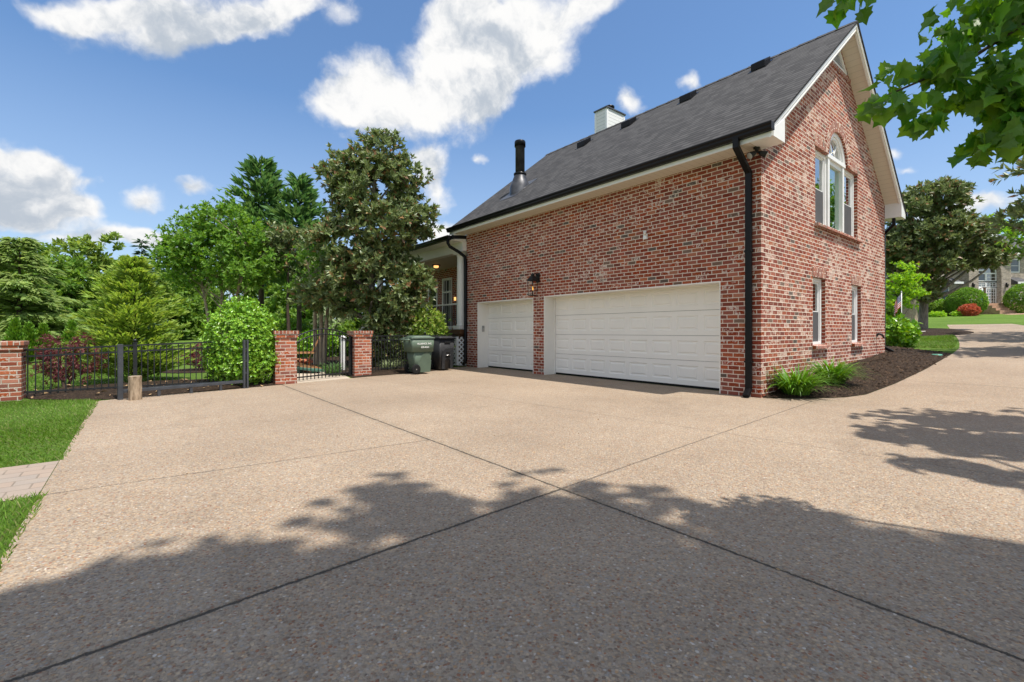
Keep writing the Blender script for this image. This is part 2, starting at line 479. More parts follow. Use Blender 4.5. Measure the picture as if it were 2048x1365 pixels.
# ------------------------------------------------------------------ mesh builder
class MB:
    def __init__(self):
        self.v, self.f, self.uv, self.mi = [], [], [], []
        self.smooth = []

    def face(self, pts, uv=None, mi=0, smooth=False):
        b = len(self.v)
        self.v += [tuple(p) for p in pts]
        self.f.append(list(range(b, b + len(pts))))
        self.uv.append(uv); self.mi.append(mi); self.smooth.append(smooth)
        return self

    def box(self, x0, x1, y0, y1, z0, z1, mi=0, M=None):
        x0, x1 = min(x0, x1), max(x0, x1); y0, y1 = min(y0, y1), max(y0, y1); z0, z1 = min(z0, z1), max(z0, z1)
        p = [Vector(q) for q in ((x0, y0, z0), (x1, y0, z0), (x1, y1, z0), (x0, y1, z0), (x0, y0, z1), (x1, y0, z1), (x1, y1, z1), (x0, y1, z1))]
        if M is not None: p = [M @ q for q in p]
        self.hexa(p, mi)
        return self

    def hexa(self, p, mi=0):
        b = len(self.v)
        self.v += [tuple(q) for q in p]
        for f in ((3, 2, 1, 0), (4, 5, 6, 7), (0, 1, 5, 4), (1, 2, 6, 5), (2, 3, 7, 6), (3, 0, 4, 7)):
            self.f.append([b + i for i in f]); self.uv.append(None); self.mi.append(mi); self.smooth.append(False)
        return self

    def bar(self, a, c, w, h=None, up=(0, 0, 1), mi=0):
        """rectangular bar from a to c, w across, h along 'up'"""
        h = h or w
        a, c = Vector(a), Vector(c)
        d = (c - a).normalized()
        u = Vector(up)
        s = d.cross(u)
        if s.length < 1e-4: s = d.cross(Vector((1, 0, 0)))
        s.normalize(); u = s.cross(d).normalized()
        s = s * w / 2; u = u * h / 2
        self.hexa([a - s - u, a + s - u, c + s - u, c - s - u, a - s + u, a + s + u, c + s + u, c - s + u], mi)
        return self

    def tube(self, pts, r, n=10, cap=True, mi=0, smooth=True):
        pts = [Vector(p) for p in pts]
        if not hasattr(r, '__len__'): r = [r] * len(pts)
        b = len(self.v)
        prev = None
        for i, p in enumerate(pts):
            d = (pts[min(i + 1, len(pts) - 1)] - pts[max(i - 1, 0)])
            d = d.normalized() if d.length > 1e-9 else Vector((0, 0, 1))
            if prev is None:
                s = d.cross(Vector((0, 0, 1)))
                if s.length < 1e-3: s = d.cross(Vector((0, 1, 0)))
            else:
                s = prev - d * prev.dot(d)
            s.normalize(); prev = s
            t = d.cross(s)
            for k in range(n):
                a = 2 * PI * k / n
                self.v.append(tuple(p + (s * math.cos(a) + t * math.sin(a)) * r[i]))
        for i in range(len(pts) - 1):
            for k in range(n):
                k2 = (k + 1) % n
                self.f.append([b + i * n + k, b + i * n + k2, b + (i + 1) * n + k2, b + (i + 1) * n + k])
                self.uv.append(None); self.mi.append(mi); self.smooth.append(smooth)
        if cap:
            self.f.append([b + k for k in range(n)][::-1]); self.uv.append(None); self.mi.append(mi); self.smooth.append(False)
            e = b + (len(pts) - 1) * n
            self.f.append([e + k for k in range(n)]); self.uv.append(None); self.mi.append(mi); self.smooth.append(False)
        return self

    def lathe(self, prof, n=20, M=None, mi=0):
        """prof: list of (r, z)"""
        b = len(self.v)
        for r, z in prof:
            for k in range(n):
                a = 2 * PI * k / n
                p = Vector((r * math.cos(a), r * math.sin(a), z))
                self.v.append(tuple(M @ p if M is not None else p))
        for i in range(len(prof) - 1):
            for k in range(n):
                k2 = (k + 1) % n
                self.f.append([b + i * n + k, b + i * n + k2, b + (i + 1) * n + k2, b + (i + 1) * n + k])
                self.uv.append(None); self.mi.append(mi); self.smooth.append(True)
        self.f.append([b + k for k in range(n)][::-1]); self.uv.append(None); self.mi.append(mi); self.smooth.append(False)
        e = b + (len(prof) - 1) * n
        self.f.append([e + k for k in range(n)]); self.uv.append(None); self.mi.append(mi); self.smooth.append(False)
        return self

    def prism(self, poly, axis, a, b2, mi=0):
        """poly: 2-d outline in the two other axes, extruded along axis (0,1,2) from a to b2"""
        def put(p, t):
            return {0: (t, p[0], p[1]), 1: (p[0], t, p[1]), 2: (p[0], p[1], t)}[axis]
        n = len(poly)
        self.face([put(p, a) for p in poly], mi=mi)
        self.face([put(p, b2) for p in reversed(poly)], mi=mi)
        for i in range(n):
            p, q = poly[i], poly[(i + 1) % n]
            self.face([put(q, a), put(p, a), put(p, b2), put(q, b2)], mi=mi)
        return self

    def build(self, name, mat, parent=None, swap_uv=False, bevel=0.0, recalc=True):
        me = bpy.data.meshes.new(name)
        me.from_pydata(self.v, [], self.f)
        mats = mat if isinstance(mat, (list, tuple)) else [mat]
        for m in mats: me.materials.append(MAT[m] if isinstance(m, str) else m)
        if recalc:
            bm = bmesh.new(); bm.from_mesh(me)
            bmesh.ops.recalc_face_normals(bm, faces=bm.faces)
            bm.to_mesh(me); bm.free()
        uvl = me.uv_layers.new(name='UVMap')
        for poly, uv, mi, sm in zip(me.polygons, self.uv, self.mi, self.smooth):
            poly.material_index = mi
            poly.use_smooth = sm
            nx, ny, nz = (abs(q) for q in poly.normal)
            idx = self.f[poly.index]
            for li in poly.loop_indices:
                vi = me.loops[li].vertex_index
                if uv is not None:
                    uvl.data[li].uv = uv[idx.index(vi)]
                    continue
                co = me.vertices[vi].co
                if nz > nx and nz > ny: t = (co.x, co.y)
                elif nx > ny: t = (co.y, co.z)
                else: t = (co.x, co.z)
                uvl.data[li].uv = (t[1], t[0]) if swap_uv else t
        o = bpy.data.objects.new(name, me)
        COL.objects.link(o)
        if parent is not None: o.parent = parent
        if bevel:
            md = o.modifiers.new('bevel', 'BEVEL')
            md.width = bevel; md.segments = 2; md.limit_method = 'ANGLE'; md.angle_limit = R(40)
        return o


def raw_mesh(name, V, Fc, mat, parent=None, smooth=False):
    """V (n,3) array, Fc (m,k) index array"""
    me = bpy.data.meshes.new(name)
    n, (m, k) = len(V), Fc.shape
    me.vertices.add(n)
    me.vertices.foreach_set('co', np.ascontiguousarray(V, dtype=np.float32).ravel())
    me.loops.add(m * k)
    me.loops.foreach_set('vertex_index', np.ascontiguousarray(Fc, dtype=np.int32).ravel())
    me.polygons.add(m)
    me.polygons.foreach_set('loop_start', np.arange(0, m * k, k, dtype=np.int32))
    me.polygons.foreach_set('loop_total', np.full(m, k, dtype=np.int32))
    me.polygons.foreach_set('use_smooth', np.full(m, smooth, dtype=bool))
    me.update(calc_edges=True)
    me.materials.append(MAT[mat])
    o = bpy.data.objects.new(name, me)
    COL.objects.link(o)
    if parent is not None: o.parent = parent
    return o


# ------------------------------------------------------------------ foliage
def unit(a):
    return a / np.maximum(np.linalg.norm(a, axis=-1, keepdims=True), 1e-9)


T_QUAD = (np.array([[0, 0, 0], [.45, .5, .16], [1, 0, -.06], [.45, -.5, .16]]), np.array([[0, 1, 2], [0, 2, 3]]))
T_LONG = (np.array([[0, 0, 0], [.3, .42, .12], [.7, .40, .10], [1, 0, -.1], [.7, -.40, .10], [.3, -.42, .12], [.5, 0, 0]]),
          np.array([[0, 1, 6], [1, 2, 6], [2, 3, 6], [3, 4, 6], [4, 5, 6], [5, 0, 6]]))
_mp = [(0, 0), (.10, .16), (.02, .40), (.22, .36), (.30, .56), (.48, .40), (.62, .44), (.70, .20), (1.0, 0)]
_mpts = [(a, b) for a, b in _mp] + [(a, -b) for a, b in _mp[-2:0:-1]]
T_MAPLE = (np.array([[.38, 0, 0]] + [[a, b, .30 * abs(b) - .30 * a * a] for a, b in _mpts]),
           np.array([[0, i + 1, (i + 1) % len(_mpts) + 1] for i in range(len(_mpts))]))


def leaves(name, P, D, N, L, W, mat, parent=None, T=T_QUAD):
    tv, tf = T
    D = unit(D)
    S = unit(np.cross(D, N))
    N = np.cross(S, D)
    L = np.broadcast_to(L, (len(P),))[:, None, None]
    W = np.broadcast_to(W, (len(P),))[:, None, None]
    V = P[:, None] + D[:, None] * (tv[None, :, 0:1] * L) + S[:, None] * (tv[None, :, 1:2] * W) + N[:, None] * (tv[None, :, 2:3] * W)
    k = len(tv)
    Fc = (np.arange(len(P))[:, None, None] * k + tf[None]).reshape(-1, 3)
    return raw_mesh(name, V.reshape(-1, 3), Fc, mat, parent)


def rdir(n, up=0.0):
    d = RNG.normal(size=(n, 3))
    d[:, 2] += up
    return unit(d)


def lobe_points(lobes, n, shell=0.55, skip=0.0):
    """points in the outer part of a set of ellipsoids; lobes rows: cx cy cz rx ry rz"""
    lb = np.array(lobes, float)
    w = (lb[:, 3] * lb[:, 4] * lb[:, 5]) ** (2 / 3)
    k = RNG.choice(len(lb), size=n, p=w / w.sum())
    d = rdir(n)
    r = shell + (1 - shell) * RNG.random(n) ** 0.6
    P = lb[k, :3] + d * r[:, None] * lb[k, 3:6]
    keep = np.ones(n, bool)
    for q in lb:
        e = np.linalg.norm((P - q[:3]) / q[3:6], axis=1)
        keep &= e > shell * 0.8
    return P[keep], d[keep]


def rosettes(P, A, m, L, spread=0.9, droop=0.0):
    """m leaves round each tip P with axis A"""
    n = len(P)
    A = unit(A)
    ref = np.where(np.abs(A[:, 2:3]) < 0.9, [[0, 0, 1.]], [[1., 0, 0]])
    s = unit(np.cross(A, ref)); t = np.cross(A, s)
    ph = RNG.random((n, 1)) * 6.28 + np.arange(m)[None] * 2.4 + RNG.normal(size=(n, m)) * 0.2
    sp = spread * (0.45 + 0.75 * RNG.random((n, m)))
    rad = s[:, None] * np.cos(ph)[..., None] + t[:, None] * np.sin(ph)[..., None]
    D = A[:, None] * np.cos(sp)[..., None] + rad * np.sin(sp)[..., None]
    D[..., 2] -= droop
    N = A[:, None] * np.sin(sp)[..., None] - rad * np.cos(sp)[..., None] + RNG.normal(size=(n, m, 3)) * 0.15
    P2 = P[:, None] + A[:, None] * (RNG.random((n, m))[..., None] - 0.5) * L * 0.7
    return P2.reshape(-1, 3), D.reshape(-1, 3), N.reshape(-1, 3)


def clumped(lobes, nclump, per, rc, shell=0.55, up=0.5, flat=0.7):
    """tips gathered in clumps round the surface of lobes: returns tips, axes, clump centres"""
    C, d = lobe_points(lobes, nclump, shell)
    n = len(C)
    rr = rc * (0.6 + 0.8 * RNG.random((n, 1, 1)))
    q = rdir(n * per).reshape(n, per, 3) * (RNG.random((n, per, 1)) ** 0.45) * rr
    q[..., 2] *= flat
    P = C[:, None] + q
    A = unit(d[:, None] * 0.7 + unit(q) * 0.8 + np.array([0, 0, up]) + RNG.normal(size=(n, per, 3)) * 0.25)
    return P.reshape(-1, 3), A.reshape(-1, 3), C


def limb_tubes(mb, base_pts, base_r, targets, r0, n=6, sag=0.12):
    """limbs leaving the trunk polyline for each target"""
    bp = [Vector(p) for p in base_pts]
    zs = [p.z for p in bp]
    for t in targets:
        t = Vector(t)
        horiz = (Vector((t.x, t.y, 0)) - Vector((bp[0].x, bp[0].y, 0))).length
        z0 = min(max(t.z - 0.75 * horiz - 0.2, zs[0] + (zs[-1] - zs[0]) * 0.22), zs[-1] * 0.97)
        i = 0
        while i < len(bp) - 2 and zs[i + 1] < z0: i += 1
        f = (z0 - zs[i]) / max(1e-6, zs[i + 1] - zs[i])
        f = min(max(f, 0), 1)
        s = bp[i].lerp(bp[i + 1], f)
        mid = s.lerp(t, 0.5) + Vector((random.uniform(-1, 1), random.uniform(-1, 1), random.uniform(-.2, 1))) * sag * (t - s).length
        pts = [s, s.lerp(mid, .5) + (mid - s.lerp(t, .5)) * 0.2, mid, mid.lerp(t, .5) + (mid - s.lerp(t, .5)) * 0.2, t]
        k = r0 * min(1.0, 0.35 + (t - s).length * 0.12)
        mb.tube(pts, [k, k * .8, k * .6, k * .4, k * .2], n, cap=False)


def broadleaf(name, label, cat, base, lobes, mat, nclump, per, m, L, W, rc=0.4, trunk_r=0.12, trunk=None, bark_m='brown_bark', group=None,
              shell=0.55, up=0.5, flat=0.7, spread=0.9, droop=0.0, nl=26, T=T_QUAD, inner=0):
    """lobes are relative to base"""
    root = empty(name, base, 0, label, cat, group)
    top = max(q[2] for q in lobes)
    trunk = trunk or [[(0, 0, -0.15), (0.03, 0.02, top * .3), (-.05, .04, top * .6), (0.02, 0, top * 1.02)]]
    P, A, C = clumped(lobes, nclump, per, rc, shell, up, flat)
    mb = MB()
    for i, tp in enumerate(trunk):
        k = len(tp)
        rad = [trunk_r * (1.25 if j == 0 else 1.0) * (1 - 0.75 * j / (k - 1)) for j in range(k)]
        mb.tube(tp, rad, 10, cap=False)
        tg = C[i::len(trunk)]
        if len(tg): limb_tubes(mb, tp, trunk_r, tg[RNG.permutation(len(tg))[:max(1, nl // len(trunk))]], trunk_r * 0.5)
    mb.build('trunk', bark_m, root, recalc=False)
    p, d, n = rosettes(P, A, m, L, spread, droop)
    k = len(p)
    s = 0.7 + 0.6 * RNG.random(k)
    leaves('crown', p, d, n, L * s, W * s, mat, root, T)
    return root


def conifer(name, label, cat, base, h, prof, mat, levels, nb, L, W, group=None, droop=0.25, lift=0.0, trunk_r=0.1, per=16, bark_m='brown_bark', z0=0.1, flatness=0.35, dirup=0.0, dens=1.0, gapseed=0):
    """whorls of branches clothed in flat sprays; prof(t) gives the radius at height fraction t"""
    root = empty(name, base, 0, label, cat, group)
    mb = MB()
    mb.tube([(0, 0, -0.1), (0.02, 0, h * .4), (0, 0.02, h * .99)], [trunk_r, trunk_r * .65, trunk_r * .08], 8, cap=False)
    Ps, Ds, Ns, Ls = [], [], [], []
    for i in range(levels):
        t = (i + RNG.random() * 0.6) / levels
        z = h * (z0 + (1 - z0) * t)
        r = prof(t)
        for b in range(max(3, int(nb * (0.55 + 0.45 * min(1, r / max(1e-6, prof(0.2))))))):
            a = RNG.random() * 6.283
            ln = r * (0.55 + 0.6 * RNG.random())
            d = np.array([math.cos(a), math.sin(a), lift])
            side = np.array([-math.sin(a), math.cos(a), 0])
            mm = max(4, int(per * dens * (0.4 + 0.6 * ln / max(1e-6, prof(0.15)))))
            s = RNG.random(mm) ** 0.65
            lat = RNG.normal(size=mm) * 0.22 * ln * (1.05 - s) * 1.2 + RNG.normal(size=mm) * 0.03
            pt = np.array([0, 0, z]) + d * (s * ln)[:, None] + side * lat[:, None]
            pt[:, 2] += -droop * ln * s ** 2 + RNG.normal(size=mm) * 0.04 * L * 6 * flatness
            dd = d + side * (np.sign(lat) * (0.25 + 0.7 * RNG.random(mm)))[:, None] + RNG.normal(size=(mm, 3)) * 0.2
            dd[:, 2] += dirup - 2 * droop * s
            nn = np.array([0, 0, 1.0]) + RNG.normal(size=(mm, 3)) * flatness
            Ps.append(pt); Ds.append(dd); Ns.append(nn); Ls.append(0.65 + 0.7 * RNG.random(mm))
            if b % 2 == 0:
                e = np.array([0, 0, z]) + d * ln * .8; e[2] -= droop * ln * .64
                mid = np.array([0, 0, z]) + d * ln * .4; mid[2] -= droop * ln * .16
                mb.tube([(0, 0, z), mid, e], [trunk_r * .22, trunk_r * .14, trunk_r * .06], 4, cap=False)
    mb.build('trunk', bark_m, root, recalc=False)
    P, D, N, S = np.concatenate(Ps), np.concatenate(Ds), np.concatenate(Ns), np.concatenate(Ls)
    leaves('crown', P, D, N, L * S, W * S, mat, root, T_QUAD)
    return root


def shrub(name, label, cat, base, lobes, mat, n, L, W, group=None, shell=0.8, m=5, spread=1.0, stems=5, rough=0.05, T=T_QUAD, bark_m='brown_bark', nz=True):
    root = empty(name, base, 0, label, cat, group)
    P, d = lobe_points(lobes, n, shell)
    if nz: P = P + RNG.normal(size=P.shape) * rough
    keep = P[:, 2] > 0.02
    P, d = P[keep], d[keep]
    A = unit(d + RNG.normal(size=d.shape) * 0.45 + np.array([0, 0, .25]))
    p, dd, nn = rosettes(P, A, m, L, spread)
    s = 0.65 + 0.7 * RNG.random(len(p))
    leaves('foliage', p, dd, nn, L * s, W * s, mat, root, T)
    mb = MB()
    for i in range(stems):
        q = lobes[i % len(lobes)]
        a = random.random() * 6.28
        e = Vector((q[0] + math.cos(a) * q[3] * .7, q[1] + math.sin(a) * q[4] * .7, q[2] + q[5] * .3))
        s0 = Vector((random.uniform(-.06, .06), random.uniform(-.06, .06), -.05))
        mb.tube([s0, s0.lerp(e, .5) + Vector((0, 0, .05)), e], [0.022, 0.015, 0.006], 5, cap=False)
    mb.build('stem', bark_m, root, recalc=False)
    return root


def strap_clump(name, label, cat, base, n, ln, wd, mat, group=None, spread=0.18, curl=1.0):
    """arching strap leaves from one crown"""
    root = None
    V, Fc = [], []
    seg = 6
    for i in range(n):
        a = random.random() * 6.283
        r0 = random.random() ** .5 * spread
        p = np.array([math.cos(a) * r0, math.sin(a) * r0, -0.01])
        az = a + random.gauss(0, .5)
        el = random.uniform(0.85, 1.5)
        l = ln * random.uniform(.6, 1.15)
        w = wd * random.uniform(.7, 1.2)
        side = np.array([-math.sin(az), math.cos(az), 0])
        b = len(V)
        for k in range(seg + 1):
            t = k / seg
            ww = w * (1 - t ** 2.2) * (0.6 + 0.8 * min(1, t * 4)) * .5 + 0.0006
            V.append(p - side * ww); V.append(p + side * ww)
            el -= curl * random.uniform(.18, .42) * (0.4 + t)
            p = p + np.array([math.cos(az) * math.cos(el), math.sin(az) * math.cos(el), math.sin(el)]) * l / seg
            if p[2] < 0.01: p[2] = 0.01
        for k in range(seg):
            Fc.append((b + 2 * k, b + 2 * k + 1, b + 2 * k + 3, b + 2 * k + 2))
    o = raw_mesh(name, np.array(V), np.array(Fc), mat)
    o.location = base
    return tag(o, label, cat, group)


# ------------------------------------------------------------------ sheets that follow the land
XC = [0.5, 20.8]
YC = [16.0]


def sheet(name, poly, lift, mat, label=None, fine=None, height=None, kind='structure'):
    """poly in house coordinates, laid on the land 'lift' above it"""
    bm = bmesh.new()
    vs = [bm.verts.new((p[0], p[1], 0)) for p in poly]
    es = [bm.edges.new((vs[i], vs[(i + 1) % len(vs)])) for i in range(len(vs))]
    bmesh.ops.triangle_fill(bm, use_beauty=True, use_dissolve=False, edges=es, normal=(0, 0, 1))
    xs, ys = list(XC), list(YC)
    if fine:
        ax = [p[0] for p in poly]; ay = [p[1] for p in poly]
        k = min(ax)
        while k < max(ax): xs.append(k); k += fine
        k = min(ay)
        while k < max(ay): ys.append(k); k += fine
    for x in xs:
        bmesh.ops.bisect_plane(bm, geom=bm.verts[:] + bm.edges[:] + bm.faces[:], plane_co=(x, 0, 0), plane_no=(1, 0, 0))
    for y in ys:
        bmesh.ops.bisect_plane(bm, geom=bm.verts[:] + bm.edges[:] + bm.faces[:], plane_co=(0, y, 0), plane_no=(0, 1, 0))
    for v in bm.verts:
        v.co.z = terr(v.co.x, v.co.y) + lift + (height(v.co.x, v.co.y) if height else 0)
    for f in bm.faces:
        if f.normal.z < 0: f.normal_flip()
    bmesh.ops.recalc_face_normals(bm, faces=bm.faces)
    me = bpy.data.meshes.new(name)
    bm.to_mesh(me); bm.free()
    up = sum(p.normal.z for p in me.polygons)
    if up < 0: me.flip_normals()
    me.materials.append(MAT[mat])
    o = bpy.data.objects.new(name, me)
    COL.objects.link(o)
    o.matrix_world = HM
    return tag(o, label, None, None, kind)


def edge_dist(poly, closed=True):
    segs = [(Vector(poly[i]), Vector(poly[(i + 1) % len(poly)])) for i in range(len(poly) if closed else len(poly) - 1)]

    def f(x, y):
        p = Vector((x, y)); best = 9
        for a, b in segs:
            d = b - a
            t = max(0, min(1, (p - a).dot(d) / max(1e-9, d.length_squared)))
            best = min(best, (a + d * t - p).length)
        return best
    return f


def inside(x, y, poly):
    c = False
    n = len(poly)
    for i in range(n):
        x0, y0 = poly[i]; x1, y1 = poly[(i + 1) % n]
        if (y0 > y) != (y1 > y) and x < (x1 - x0) * (y - y0) / (y1 - y0) + x0: c = not c
    return c


sheet('ground', [(-170, -110), (170, -110), (170, 190), (-170, 190)], -0.006, 'lawn', kind='structure')

MULCH_EDGE = [(0.06, -0.04), (0.61, -0.62), (1.0, -0.98), (1.49, -1.16), (3.04, -1.25), (5.56, -1.28), (9.67, -1.21)]
DRIVE = [(-9.12, -16), (-9.12, 6.9), (-8.85, 7.02), (-6.6, 7.42), (-5.9, 7.6), (-4.4, 8.0), (-3.7, 8.15), (-2.2, 8.35), (-1.0, 8.9), (-0.55, 9.35), (0.36, 9.40), (0.36, 0.1)] + \
        MULCH_EDGE + [(11.6, -1.12), (13.3, -0.92), (15.5, -0.62), (17.6, -0.28), (20.1, 0.14), (23, .6), (26.3, 1.12), (29.0, 1.53), (29.73, -1.06), (27.0, -1.7), (24.4, -1.9), (20.8, -4.0), (17.5, -9), (15, -16)]
sheet('driveway', DRIVE, 0.0, 'exposed_aggregate')
PATH = [(-16, 1.14), (-9.125, 1.14), (-9.125, 2.30), (-16, 2.36)]
sheet('paver_path', PATH, -0.001, 'clay_paver')
PATIO = [(-5.95, 7.62), (-4.4, 8.02), (-4.2, 9.2), (-4.4, 12.2), (-4.4, 15.6), (-6.2, 16.6), (-6.4, 12.0), (-6.2, 9.5)]
sheet('patio', PATIO, -0.002, 'patio_concrete')

# bark mulch beds
BED1 = [(0.06, -0.002)] + MULCH_EDGE + [(10.43, -0.49), (11.2, 0.15), (11.6, 1.0), (11.2, 2.2), (8.3, 2.2), (8.3, -0.002)]
_e1 = edge_dist(MULCH_EDGE + [(10.43, -0.49), (11.2, 0.15), (11.6, 1.0), (11.2, 2.2)], False)


def bumpy(x, y, a=0.012):
    return a * (math.sin(x * 9.1 + y * 3.7) + math.sin(x * 5.3 - y * 8.9 + 1.3) + math.sin(x * 17 + y * 13)) / 3


sheet('garage_mulch_bed', BED1, 0.008, 'bark_mulch', fine=0.13, height=lambda x, y: min(0.125, 0.14 * _e1(x, y)) + max(0, bumpy(x, y) + .01) * min(1, _e1(x, y) * 5))
BED2 = [(19.6 + 2.4 * math.cos(a), 1.15 + 1.75 * math.sin(a)) for a in np.linspace(0, 2 * PI, 26)[:-1]]
_e2 = edge_dist(BED2)
sheet('magnolia_mulch_bed', BED2, 0.006, 'bark_mulch', fine=0.3, height=lambda x, y: min(0.12, 0.2 * _e2(x, y)))
BED3 = [(-10.0, 7.9), (-9.2, 7.1), (-8.85, 7.04), (-6.6, 7.44), (-5.95, 7.62), (-6.3, 8.6), (-7.0, 9.6), (-8.2, 9.9), (-9.6, 9.6), (-10.4, 8.9)]
_e3 = edge_dist(BED3)
sheet('fence_mulch_bed', BED3, 0.005, 'bark_mulch', fine=0.2, height=lambda x, y: min(0.07, 0.15 * _e3(x, y)) + max(0, bumpy(x, y) + .008) * min(1, _e3(x, y) * 5))
BED4 = [(-4.35, 8.05), (-3.7, 8.17), (-2.2, 8.37), (-1.0, 8.92), (-0.5, 9.37), (-0.3, 17.5), (-4.6, 17.5), (-4.5, 12.2), (-4.15, 9.2)]
_e4 = edge_dist(BED4)
sheet('porch_mulch_bed', BED4, 0.005, 'bark_mulch', fine=0.35, height=lambda x, y: min(0.06, 0.1 * _e4(x, y)))
BED5 = [(-7.1 + 1.0 * math.cos(a), 13.2 + 1.0 * math.sin(a)) for a in np.linspace(0, 2 * PI, 18)[:-1]]
sheet('red_maple_mulch_bed', BED5, 0.006, 'bark_mulch', fine=0.4)


# loose chips on the mulch, leaves of litter, grass
def scatter_flat(name, label, poly, n, L, W, mat, up=0.012, zf=None, kind='stuff'):
    ax = [p[0] for p in poly]; ay = [p[1] for p in poly]
    P = []
    while len(P) < n:
        x, y = random.uniform(min(ax), max(ax)), random.uniform(min(ay), max(ay))
        if inside(x, y, poly): P.append((x, y, terr(x, y) + (zf(x, y) if zf else 0) + up))
    P = np.array(P)
    a = RNG.random(n) * 6.283
    D = np.stack([np.cos(a), np.sin(a), RNG.normal(size=n) * .25], 1)
    N = np.array([0, 0, 1.]) + RNG.normal(size=(n, 3)) * .35
    s = 0.5 + RNG.random(n)
    o = leaves(name, P, D, N, L * s, W * s, mat)
    o.matrix_world = HM
    return tag(o, label, None, None, kind)


scatter_flat('bark_chips', 'loose brown bark chips strewn over the mulch bed beside the gable wall', BED1, 5200, 0.06, 0.02, 'wood_chip', 0.016,
             lambda x, y: min(0.125, 0.14 * _e1(x, y)))
scatter_flat('leaf_litter', 'tiny dry leaf scraps strewn over the driveway', [(-9.0, -3), (-9.0, 6.6), (-4, 7.6), (-.6, 8.8), (-.3, 0), (1, -1.3), (7, -1.7), (7, -4), (-2, -5)], 230, 0.022, 0.011, 'dry_leaf', 0.006)
scatter_flat('fallen_leaves', 'dry tan leaves fallen on the mulch under the black fence', BED3, 90, 0.09, 0.05, 'dry_leaf', 0.03, lambda x, y: min(0.07, .15 * _e3(x, y)))


def grass(name, label, polys, n, h, w, avoid=(), patch=0.35):
    P = []
    tot = [abs(sum(p[i][0] * p[(i + 1) % len(p)][1] - p[(i + 1) % len(p)][0] * p[i][1] for i in range(len(p)))) for p in polys]
    for poly, t in zip(polys, tot):
        k = int(n * t / sum(tot))
        ax = [p[0] for p in poly]; ay = [p[1] for p in poly]
        c = 0
        while c < k:
            x, y = random.uniform(min(ax), max(ax)), random.uniform(min(ay), max(ay))
            if not inside(x, y, poly) or any(inside(x, y, q) for q in avoid): continue
            P.append((x, y, terr(x, y) - 0.008)); c += 1
    P = np.array(P)
    n = len(P)
    a = RNG.random(n) * 6.283
    hv = 0.75 + 0.35 * np.sin(P[:, 0] * 2.1 + 1.3 * np.sin(P[:, 1] * 1.7)) * np.sin(P[:, 1] * 2.6)
    L = h * hv * (0.6 + 0.7 * RNG.random(n))
    lean = 0.25 + 0.8 * RNG.random(n)
    wind = np.stack([np.sin(P[:, 0] * 1.1 + P[:, 1] * .7), np.cos(P[:, 1] * 1.3 - P[:, 0] * .5)], 1) * 0.45
    D = np.stack([np.cos(a) * lean + wind[:, 0], np.sin(a) * lean + wind[:, 1], np.ones(n)], 1)
    N = np.stack([np.cos(a + 1.57), np.sin(a + 1.57), np.full(n, .2)], 1)
    tv = np.array([[0, .5, 0], [0, -.5, 0], [.55, -.42, .1], [.55, .42, .1], [1, 0, -.6]])
    tf = np.array([[0, 1, 2], [0, 2, 3], [3, 2, 4]])
    o = leaves(name, P, D, N, L, w * (0.7 + .6 * RNG.random(n)), 'grass_blade', None, (tv, tf))
    o.matrix_world = HM
    return tag(o, label, None, None, 'stuff')


grass('lawn_grass', 'thick green turf blades along the left edge of the driveway',
      [[(-13.2, 2.30), (-9.085, 2.30), (-9.085, 6.9), (-9.2, 7.07), (-10.05, 7.85), (-13.2, 7.9)], [(-11.5, -1.2), (-9.085, -1.2), (-9.085, 1.15), (-11.5, 1.12)]], 62000, 0.062, 0.0075)
grass('garden_grass', 'mown garden turf seen behind the black picket fence', [[(-14.5, 8.3), (-10.3, 8.9), (-9.4, 9.8), (-8.0, 10.1), (-8.3, 15), (-12, 17), (-17, 14)]], 26000, 0.07, 0.014, (BED3, BED5))
grass('yard_grass', 'sunlit strip of turf beyond the mulch bed at the right', [[(11.4, -1.0), (13.3, -0.85), (17.5, -.2), (20.0, .2), (20.2, 3.5), (11.7, 3.4), (11.7, .8)]], 22000, 0.07, 0.016, (BED2,))


# ------------------------------------------------------------------ the brick house with its garage wing
house = empty('brick_house', HC, YAW, 'red brick house with two white garage doors, gable wall and dark shingle roof', 'house')
GW, GL = 8.10, 9.42           # gable width (x), garage wall length (y)
EZ = 4.41                     # height of the eave soffit
SL = 0.79                     # roof slope
RX0, RZ0 = -0.45, 4.63        # eave edge of the roof top
APX = GW / 2


def roof_top(x):
    return RZ0 + SL * (min(x, GW - x) - RX0)


def filled(outer, holes, plane, t, mb, mi=0):
    """planar wall with holes; plane 'x' -> points are (y,z), plane 'y' -> points are (x,z)"""
    bm = bmesh.new()
    es = []
    for loop in [outer] + holes:
        vs = [bm.verts.new((p[0], p[1], 0)) for p in loop]
        es += [bm.edges.new((vs[i], vs[(i + 1) % len(vs)])) for i in range(len(vs))]
    bmesh.ops.triangle_fill(bm, use_beauty=True, use_dissolve=False, edges=es)
    for f in bm.faces:
        pts = [v.co for v in f.verts]
        c = f.calc_center_median()
        mb.face([(t, p.x, p.y) if plane == 'x' else (p.x, t, p.y) for p in pts], mi=mi)
    bm.free()


def rect(a, b, c, d):
    return [(a, c), (b, c), (b, d), (a, d)]


D1 = (6.055, 8.775, -0.35, 2.115)
D2 = (0.735, 5.62, -0.35, 2.13)
mb = MB()
# garage front: one outline running round the two door openings
fr = [(0, -0.3), (D2[0], -0.3), (D2[0], D2[3]), (D2[1], D2[3]), (D2[1], -0.3), (D1[0], -0.3), (D1[0], D1[3]), (D1[1], D1[3]), (D1[1], -0.3), (GL, -0.3), (GL, 4.75), (0, 4.75)]
filled(fr, [], 'x', 0.0, mb)
mb.build('garage_wall', 'red_brick', house)

